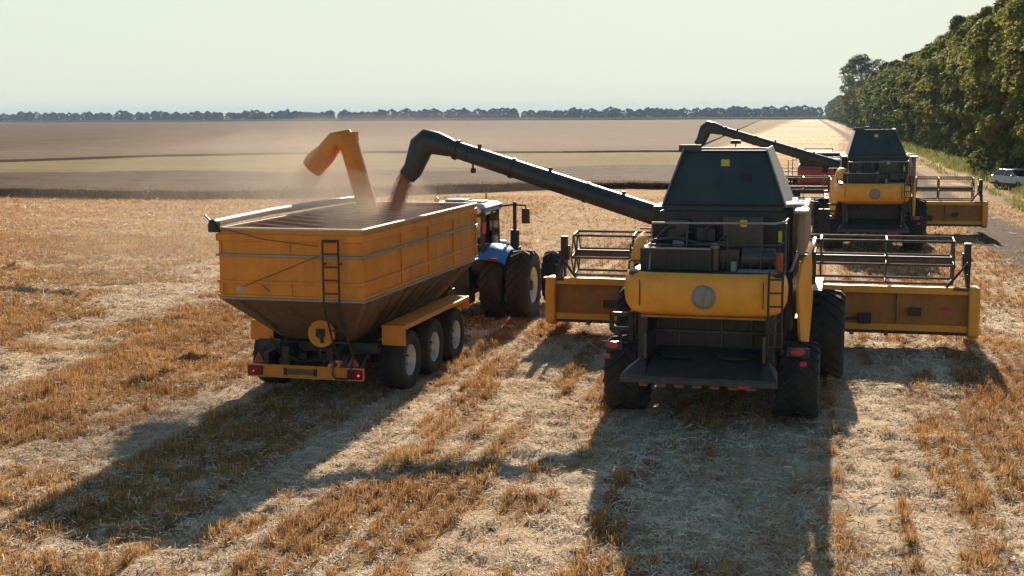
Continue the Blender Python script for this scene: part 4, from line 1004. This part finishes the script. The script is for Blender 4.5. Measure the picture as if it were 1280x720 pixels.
# ------------------------------------------------------------------ tractor (local: +y forward, origin under the rear axle)
def make_tractor():
    t = empty('tractor')
    k = MB().use('black'); k.box(-.38,.38,-.7,4.2,.65,1.25); k.tube([(-2.1,0,.95),(2.1,0,.95)], .14, 14); k.tube([(-2.1,3.15,.78),(2.1,3.15,.78)], .10, 12)
    k.box(-.5,.5,-.9,-.3,.5,1.5); k.bar((-.35,-.9,1.0),(-.45,-1.5,.7),.07); k.bar((.35,-.9,1.0),(.45,-1.5,.7),.07); k.box(.5,.95,1.2,2.3,.7,1.3); k.box(-.95,-.5,1.2,2.3,.7,1.3)
    k.tube([(-.2,-.9,1.4),(-.2,-1.3,1.2),(-.1,-1.8,1.0)], .02, 6); k.tube([(.1,-.9,1.4),(.15,-1.3,1.1),(.1,-1.8,1.0)], .02, 6)
    k.build('chassis', t, bevel=.015)
    k = MB().use('bluepaint'); k.hexa([(-.45,1.35,1.25),(.45,1.35,1.25),(.38,4.4,1.15),(-.38,4.4,1.15),(-.42,1.35,2.15),(.42,1.35,2.15),(.32,4.2,1.80),(-.32,4.2,1.80)]); bo = k.build('bonnet', t, bevel=.08)
    k = MB().use('black'); k.box(-.3,.3,4.38,4.46,1.2,1.7); k.box(.43,.45,2.0,4.0,1.3,1.65); k.box(-.45,-.43,2.0,4.0,1.3,1.65); k.build('grille', bo)
    k = MB().use('bluepaint')              # fenders: arched shells over the inner wheels
    for sg in (-1, 1):
        rows = []
        for j in range(10):
            a = R(42+j*12.2); rr_ = 1.10
            rows.append([(sg*.62, -rr_*math.cos(a)*.98, .98+rr_*math.sin(a)*1.04), (sg*1.05, -rr_*math.cos(a), .98+rr_*math.sin(a)*1.04), (sg*1.42, -rr_*math.cos(a)*.99, .94+rr_*math.sin(a)*1.0), (sg*1.50, -rr_*math.cos(a)*.96, .90+rr_*math.sin(a)*.96)])
        kk = MB().use('bluepaint'); kk.sheet(rows); fo = kk.build('fender', t, smooth=50, solid=.025)
        kk = MB().use('redlens'); kk.box(sg*1.17-.14, sg*1.17+.14, -.93,-.88,1.72,1.80); kk.build('tail_lamp', fo)
    # cab
    k = MB().use('black')
    k.box(-.82,.82,-.5,1.35,1.3,1.55)
    for sg in (-1, 1):
        k.bar((sg*.80,-.55,1.5),(sg*.84,-.62,3.05),.10,.12); k.bar((sg*.80,1.30,1.5),(sg*.82,1.05,3.05),.07); k.bar((sg*.86,.35,1.5),(sg*.86,.25,3.05),.06)
    k.box(-.86,.86,-.66,-.55,2.9,3.08); k.box(-.86,.86,1.0,1.1,2.95,3.05); k.box(-.84,.84,-.6,-.5,1.4,1.7)
    k.box(-.28,.28,-.1,.35,1.5,2.0); k.box(-.28,.28,-.18,-.08,1.9,2.6)
    k.tube([(-.0,.9,1.5),(0,.75,2.15)], .04, 8); k.lathe([(-.012,.17),(.012,.17),(.012,.20),(-.012,.20),(-.012,.17)], (0,.72,2.2), 'y', 20)
    co = k.build('cab', t, bevel=.012)
    k = MB().use('clearglass'); k.box(-.78,.78,-.60,-.58,1.7,2.9); k.box(-.78,.78,1.2,1.22,1.55,2.95)
    for sg in (-1,1): k.box(sg*.87-.008,sg*.87+.008,-.48,.9,1.6,2.95)
    k.build('window', co)
    k = MB().use('bluepaint'); k.hexa([(-.92,-.74,3.02),(.92,-.74,3.02),(.90,1.2,3.02),(-.90,1.2,3.02),(-.95,-.76,3.15),(.95,-.76,3.15),(.92,1.25,3.15),(-.92,1.25,3.15)]); k.use('white'); k.hexa([(-.96,-.77,3.152),(.96,-.77,3.152),(.93,1.3,3.152),(-.93,1.3,3.152),(-.86,-.62,3.27),(.86,-.62,3.27),(.80,1.1,3.25),(-.80,1.1,3.25)]); k.box(.3,.75,-.4,.3,3.27,3.33); k.box(-.5,.1,.1,.7,3.27,3.34); ro = k.build('roof', co, bevel=.05)
    k = MB().use('rimcream')
    for xx in (-.75,-.5,.5,.75): k.lathe([(-.02,.001),(-.02,.07),(.02,.08)], (xx,-.79,3.08), 'y', 14)
    k.build_each('work_lamp', ro)
    k = MB().use('amberlens'); k.lathe([(0,.07),(.12,.065),(.16,.001)], (-.6,-.3,3.28), 'z', 12); k.build('beacon', ro); k = MB().use('black'); k.tube([(.6,.6,3.3),(.6,.6,3.5)], .02, 6); k.build('aerial', ro)
    k = MB().use('lit_red'); k.use('pinklens'); k.box(.84,.93,-.70,-.66,2.45,2.75); k.build('marker_lamp', co)
    k = MB().use('black'); k.tube([(1.28,1.25,1.35),(1.28,1.25,2.4)], .13, 14); k.tube([(1.28,1.25,2.4),(1.28,1.25,3.22)], .055, 10); k.box(1.12,1.42,1.05,1.45,1.3,1.9); k.box(.5,1.2,1.2,1.4,1.4,1.5); k.build('exhaust_stack', t, smooth=40)
    k = MB().use('black'); k.tube([(.9,.9,3.10),(1.25,1.0,3.14),(1.68,.9,3.14),(1.70,.9,3.0)], .028, 8); k.box(1.58,1.80,.86,.94,2.62,3.05); k.box(1.30,1.40,1.0,1.05,3.12,3.22); k.build('mirror', co, bevel=.03)
    k = MB().use('black'); k.tube([(-.9,.9,3.10),(-1.68,.9,3.12),(-1.70,.9,3.0)], .028, 8); k.box(-1.80,-1.58,.86,.94,2.62,3.05); k.build('mirror', co, bevel=.03)
    k = MB().use('black')
    for z in (.5,.8,1.1): k.box(-1.25,-.9,.9,1.25,z,z+.04)
    k.build_each('step', t)
    for sg in (-1, 1):
        wheel(t, sg*1.08, 0, .97, .66, .50, sg, 'rimcream', 20); wheel(t, sg*1.84, 0, .97, .66, .50, sg, 'rimcream', 20)
        wheel(t, sg*1.22, 3.15, .78, .52, .40, sg, 'rimcream', 18); wheel(t, sg*2.0, 3.3, .80, .52, .40, sg, 'rimcream', 18)
    return t
tc = make_tractor(); tc.location = (-9.56, 34.95, 0); tc.rotation_euler = (0,0,R(-1.0))
tag(tc, 'blue tractor on twin wheels with a white cab roof, pulling the trailer', 'tractor')

# ------------------------------------------------------------------ car parked at the forest edge
def make_car():
    t = empty('parked_car')
    k = MB().use('carpaint'); W = .88
    prof = [(-2.1,.42),(-2.14,.75),(-2.10,1.02),(-1.4,1.08),(-.9,1.10),(1.5,1.12),(2.05,1.08),(2.12,.7),(2.08,.38),(1.75,.32),(-1.8,.32)]
    k.prism(prof, 'x', -W, W); bo = k.build('body', t, bevel=.09)
    k = MB().use('glass'); k.hexa([(-.82,-1.0,1.08),(.82,-1.0,1.08),(.82,1.95,1.10),(-.82,1.95,1.10),(-.62,-.10,1.56),(.62,-.10,1.56),(.64,1.30,1.58),(-.64,1.30,1.58)]); k.build('window', t, bevel=.05)
    k = MB().use('carpaint'); k.box(-.64,.64,-.12,1.36,1.565,1.62)
    for sg in (-1,1):
        for (a, b_) in (((-1.0,1.08),(-.12,1.58)), ((.50,1.1),(.50,1.58)), ((1.97,1.1),(1.32,1.58))):
            k.bar((sg*.83,a[0],a[1]),(sg*.64,b_[0],b_[1]),.05)
        k.tube([(sg*.56,-.0,1.64),(sg*.56,1.2,1.65)], .015, 6)
    k.build('roof', t, bevel=.015)
    k = MB().use('black'); k.box(-.75,.75,-2.17,-2.10,.45,.70); k.box(-.80,.80,-2.19,-2.12,.32,.44); k.box(-.8,.8,2.08,2.16,.35,.5)
    for sg in (-1,1): k.box(sg*.88-.01,sg*.88+.01,-1.9,2.0,.34,.5)
    k.build('grille', t, bevel=.01)
    for sg in (-1,1):
        k = MB().use('rim_edge'); k.box(sg*.66-.16,sg*.66+.16,-2.17,-2.09,.76,.92); k.build('headlight', t, bevel=.03)
        k = MB().use('redlens'); k.box(sg*.74-.1,sg*.74+.1,2.06,2.13,.8,1.05); k.build('tail_lamp', t, bevel=.02)
        k = MB().use('carpaint'); k.box(sg*.98-.09,sg*.98+.09,-.75,-.6,1.05,1.2); k.build('mirror', t, bevel=.03)
        for y in (-1.32, 1.30): wheel(t, sg*.80, y, .34, .22, .21, sg, 'rimgrey', 30, 'road')
    return t
car = make_car(); car.location = (15.3, 102.2, .02); car.rotation_euler = (0,0,R(28)); car.scale = (.97,.97,.88)
tag(car, 'silver white car parked on the verge beneath the forest edge', 'car')

# ------------------------------------------------------------------ stork on the stubble
def make_stork():
    t = empty('stork')
    k = MB().use('white')
    def tb(pts, rs): k.tube(pts, rs, 10)
    k.use('bird'); tb([(-.30,0,.50),(-.18,0,.53),(0,0,.55),(.16,0,.58),(.26,0,.64),(.33,0,.74),(.34,0,.86),(.36,0,.93),(.42,0,.95),(.46,0,.945)], [.03,.10,.125,.115,.07,.045,.035,.045,.035,.015])
    bo = k.build('body', t, smooth=60)
    k = MB().use('black')
    for sg in (-1,1): k.hexa([(-.46,sg*.04,.40),(.12,sg*.13,.50),(.12,sg*.10,.48),(-.46,sg*.02,.38),(-.30,sg*.09,.55),(.10,sg*.135,.64),(.08,sg*.10,.66),(-.30,sg*.04,.57)])
    k.build('wing', t, bevel=.02)
    k = MB().use('red'); k.tube([(.46,0,.945),(.66,0,.91)], [.02,.004], 8); k.build('beak', t)
    for sg in (-1,1):
        k = MB().use('red'); k.tube([(.02+sg*.03,sg*.05,.46),(-.02+sg*.04,sg*.05,.24),(.0+sg*.04,sg*.05,.0)], .011, 6); k.tube([(.0+sg*.04,sg*.05,.01),(.09+sg*.04,sg*.05,.005)], .008, 6); k.build('leg', t)
    return t
st = make_stork(); p = ground(182, 251); st.location = (p[0], p[1], float(relief(np.array([p[0]]), np.array([p[1]]))[0])); st.rotation_euler = (0,0,R(10)); st.scale = (1.15,)*3
tag(st, 'grey white stork with dark wings standing on the far stubble', 'bird')

# ------------------------------------------------------------------ trees
def leaf_cloud(centres, radii, per, size, r_, up=.55, shell=.80):
    n = len(centres); k = np.repeat(np.arange(n), per); N = len(k)
    d = r_.normal(0, 1, (N, 3)); d /= np.linalg.norm(d, axis=1)[:, None]; d[:, 2] = np.where(d[:, 2] < -.35, -d[:, 2], d[:, 2])
    rr = radii[k]*(shell+(1-shell)*r_.random(N))*(1+.25*(r_.random(N)-.5))
    c = centres[k]+d*rr[:, None]*np.array([1, 1, .85])
    nrm = d+r_.normal(0, .55, (N, 3)); nrm[:, 2] += up; nrm /= np.linalg.norm(nrm, axis=1)[:, None]
    t = np.cross(nrm, r_.normal(0, 1, (N, 3))); t /= np.linalg.norm(t, axis=1)[:, None]; b = np.cross(nrm, t)
    s = size*r_.uniform(.55, 1.35, N)[:, None]
    co = np.stack([c-t*s*.5, c-b*s*.30+nrm*s*.04, c+t*s*.5, c+b*s*.30+nrm*s*.04], 1).reshape(-1, 3)
    cl = r_.random(n)[k]
    return co, np.clip(.18+.5*cl+r_.normal(0, .14, N), 0, 1)
def crown_mesh(name, seed, H, Rr, base, nc, per, size, m_, shape='full', limbs=True):
    r_ = np.random.default_rng(seed); cs = []; rs = []
    for i in range(nc):
        f = r_.random()**.85; z = base+(H-base)*f
        if shape == 'full': env = Rr*(.78+.32*math.sin(min(1, f*1.15)*math.pi*.85))*(1 if f < .72 else max(.12, 1-((f-.72)/.30)**1.6))
        else: env = Rr*max(.1, math.sin(math.pi*min(.98, .12+f*.9)))**.6
        a = r_.uniform(0, 2*math.pi); q = env*(.45+.55*r_.random()**.4)
        env_j = 1+.22*math.sin(a*3+seed)+.12*math.sin(a*5+f*9)
        rad = r_.uniform(.6, 1.45)*(.8 if f > .8 else 1)*(Rr/3.6)
        cs.append((math.cos(a)*q*env_j, math.sin(a)*q*env_j, z)); rs.append(rad)
    cs = np.array(cs); rs = np.array(rs)
    co, ti = leaf_cloud(cs, rs, per, size, r_)
    me = raw_mesh(name, co, np.arange(len(co), dtype=np.int32).reshape(-1, 4), m_, fattr=ti)
    mesh = me.data; bpy.data.objects.remove(me); 
    k = MB().use('bark'); k.tube([(0,0,-.3),(0.05,.02,1.2),(.1*math.sin(seed),.1,H*.35),(.25*math.sin(seed*2),.15,H*.62),(.2,.1,H*.86)], [.30,.23,.18,.12,.03], 10)
    for i in range(0, nc, max(1, nc//22)):
        c = cs[i]; z0 = max(1.4, c[2]*.72-.5); k.tube([(0.1,0.05,z0),(c[0]*.45,c[1]*.45,(z0+c[2])*.52),(c[0]*.92,c[1]*.92,c[2])], [.09,.06,.02], 6)
    ob = k.build('tmp', smooth=60); tmesh = ob.data; bpy.data.objects.remove(ob)
    return mesh, tmesh
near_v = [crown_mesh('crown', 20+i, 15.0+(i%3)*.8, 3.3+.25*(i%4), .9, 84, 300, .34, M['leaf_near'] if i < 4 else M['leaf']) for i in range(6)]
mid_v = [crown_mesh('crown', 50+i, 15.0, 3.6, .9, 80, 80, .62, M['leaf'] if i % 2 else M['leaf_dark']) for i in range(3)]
def plant(name, v, x, y, s, label, cat, group, sz=1.0, parts=True):
    t = empty(name, (x, y, float(-.05)), random.uniform(0, 6.28)); t.scale = (s, s, s*sz)
    for nm, me in (('crown', v[0]), ('trunk', v[1])):
        o = bpy.data.objects.new(nm, me); C.objects.link(o); o.parent = t
    tag(t, label, cat, group); return t
rt = random.Random(5)
y = 84.0
while y < 1400:
    step = 4.3 if y < 300 else (7.5 if y < 650 else 14)
    xx = 19.2 if y < 133 else (21.0 if y < 152 else 20.0+rt.uniform(-.8,.8))
    xx += 0.0012*(y-150) if y > 150 else 0
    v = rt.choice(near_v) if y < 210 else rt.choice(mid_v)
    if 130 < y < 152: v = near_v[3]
    zone = ('leafy broadleaf tree of the forest edge, overhanging the parked car' if y < 133 else
            'shaded broadleaf tree of the forest edge beyond the parked car' if y < 300 else 'distant broadleaf tree far down the forest edge')
    plant('broadleaf_tree', v, xx+rt.uniform(-.6,.6), y, rt.uniform(.93,1.10)*(.97 if y < 133 else 1.0 if y < 300 else 1.05), zone, 'tree',
          'trees of the near forest edge' if y < 133 else 'trees of the middle forest edge' if y < 300 else 'trees of the distant forest edge', rt.uniform(.92,1.08))
    y += step*rt.uniform(.85,1.15)
y = 88.0
while y < 420:                             # second row closes the gaps
    plant('broadleaf_tree', rt.choice(mid_v), 25.5+rt.uniform(-1,1), y, rt.uniform(1.0,1.12), 'broadleaf tree standing in the second row of the forest', 'tree', 'trees behind the forest edge', rt.uniform(.95,1.1))
    y += (7 if y < 220 else 11)*rt.uniform(.85,1.15)
tall = crown_mesh('crown', 91, 26.5, 7.6, 15, 80, 85, .78, M['leaf_dark'], 'open')
plant('broadleaf_tree', tall, 19.0, 505, 1.0, 'tall round topped tree rising above the far forest edge', 'tree', None)
plant('broadleaf_tree', crown_mesh('crown', 92, 20.5, 4.2, 11, 36, 70, .72, M['leaf_dark'], 'open'), 16.0, 560, 1.0, 'slender tree just beyond the tall round topped tree', 'tree', None)
# bushes along the foot of the forest
bush_v = [crown_mesh('bush', 70+i, 2.5, 1.5, .25, 26, 90, .26, M['leaf'] if i else M['scrub']) for i in range(3)]
for i in range(46):
    yy = 84+ (i/46)**1.5*230; x_ = 16.6+rt.uniform(-.7,.6)+(1.6 if yy > 132 else 0)
    if abs(yy-101) < 9: x_ = 18.2
    b_ = bpy.data.objects.new('bush', bush_v[i % 3][0]); C.objects.link(b_); b_.location = (x_, yy, 0); b_.rotation_euler = (0,0,rt.uniform(0,6.28)); s_ = rt.uniform(.6,1.15); b_.scale = (s_, s_, s_)
    tag(b_, 'low leafy bush at the foot of the forest edge', 'bush', 'bushes at the foot of the forest')
# dry grass of the verge
def verge():
    n = 60000; yy = 60*np.exp(np.log(300/60)*rng.random(n)); x0 = 7.6+4.2
    x = rng.uniform(x0, 18.5, n); s, so, g, gr, ye = cover(x, yy)
    keep = rng.random(n) < g*np.clip(.05+1.5*(fbm(x*.8, yy*.35)-.30)+.5*(x > 15), .02, 1); x = x[keep]; yy = yy[keep]
    h = (.12+.5*fbm(x*.6, yy*.4)*(x > 13)+.1)*rng.uniform(.5, 1.4, len(x))*np.where(x > 15, 1.6, 1)
    co = quads_blades(x, yy, relief(x, yy)-.02, h, .05*rng.uniform(.6, 1.8, len(x)), np.abs(rng.normal(0, .3, len(x))).clip(0,.9), rng.uniform(0, 6.28, len(x)), rng.normal(0, .8, len(x)))
    add_quads('verge_grass', co, M['grass'], np.clip(.2+.8*fbm(x*.4, yy*.2)+rng.normal(0,.15,len(x)), 0, 1), 'dry yellow green grass on the verge beside the track', 'grass')
verge()
# tree line on the horizon
far_v = [crown_mesh('tree_crown', 120+i, 11.5+1.2*i, 6.0+.5*i, .6, 50, 34, 2.0, M['leaf_far'], 'full') for i in range(4)]
rt = random.Random(9); x = -1640.0; cnt = 0
while x < 20 and cnt < 295:
    if rt.random() > .07:
        o = bpy.data.objects.new('field_tree', far_v[rt.randrange(4)][0]); C.objects.link(o); o.location = (x, 2010+rt.uniform(-12,12)+(x+600)*-.08, .5)
        o.rotation_euler = (0,0,rt.uniform(0,6.28)); s_ = rt.uniform(.74,.96); o.scale = (.9, .9, s_*1.12); cnt += 1
        tag(o, 'far hazy tree of the tree line on the horizon', 'tree', 'tree line on the horizon')
    x += rt.uniform(3.9, 7.4)

# ------------------------------------------------------------------ dust hanging in the air, and haze
def volmat(name, col, dens, aniso=.45):
    mt = bpy.data.materials.new(name); mt.use_nodes = True; n = mt.node_tree.nodes; l = mt.node_tree.links
    n.remove(n['Principled BSDF']); v = n.new('ShaderNodeVolumePrincipled')
    v.inputs['Color'].default_value = (*col, 1); v.inputs['Density'].default_value = dens; v.inputs['Anisotropy'].default_value = aniso
    l.new(v.outputs[0], n['Material Output'].inputs['Volume']); return mt
def puff(loc, size, dens, label, seed, col=(.62,.55,.47), an=.10, nest=0):
    bm = bmesh.new(); bmesh.ops.create_icosphere(bm, subdivisions=4, radius=1)
    r_ = random.Random(seed); ph = [r_.uniform(0, 6.28) for _ in range(6)]
    for v in bm.verts:
        c = v.co; d = 1+.16*math.sin(c.x*3+ph[0])*math.sin(c.y*2.7+ph[1])+.12*math.sin(c.z*4+ph[2]+c.x*2)+.07*math.sin(c.y*7+ph[3])
        v.co = Vector((c.x*size[0], c.y*size[1], c.z*size[2]))*d
    me = bpy.data.meshes.new('dust_cloud'); bm.to_mesh(me); bm.free(); me.materials.append(volmat('dust_'+str(seed), col, dens, an))
    o = bpy.data.objects.new('dust_cloud', me); C.objects.link(o); o.location = loc; tag(o, label, 'dust', kind='stuff')
    if nest:                               # thinner outside, denser inside
        puff((loc[0]+r_.uniform(-.12,.12)*size[0], loc[1], loc[2]-.06*size[2]), tuple(q*.74 for q in size), dens, label, seed+100, col, an, nest-1)
    return o
DUST = True
if DUST:
    puff((-10.3, 28.3, 3.45), (1.7, 3.1, .95), .055, 'thin dust rising off the grain inside the trailer', 1, nest=3)
    puff((-12.1, 30.2, 3.9), (2.5, 2.4, 1.6), .042, 'dust hanging about the amber auger spout', 2, nest=3)
    puff((-12.0, 29.9, 4.6), (1.15, 1.3, .95), .06, 'dust billowing round the mouth of the amber spout', 6, nest=2)
    puff((-18, 44, 1.6), (12, 10, 3.4), .007, 'tan dust drifting left behind the trailer', 3, nest=2)
    puff((-54, 130, 0), (38, 34, 4.8), .0024, 'wide veil of dust over the left fields', 4, nest=2)
    puff((-66, 200, 0), (50, 58, 5.4), .0018, 'farther veil of dust over the brown wheat field', 5, nest=2)
HAZE = True
if HAZE:
    mb = MB(); mb.mats.append(volmat('haze_air', (.40, .55, .80), .00014, .0))
    mb.box(-4600, 3900, -190, 4300, -1.6, 36); o = mb.build('haze'); tag(o, 'pale haze in the air over the fields', kind='stuff')
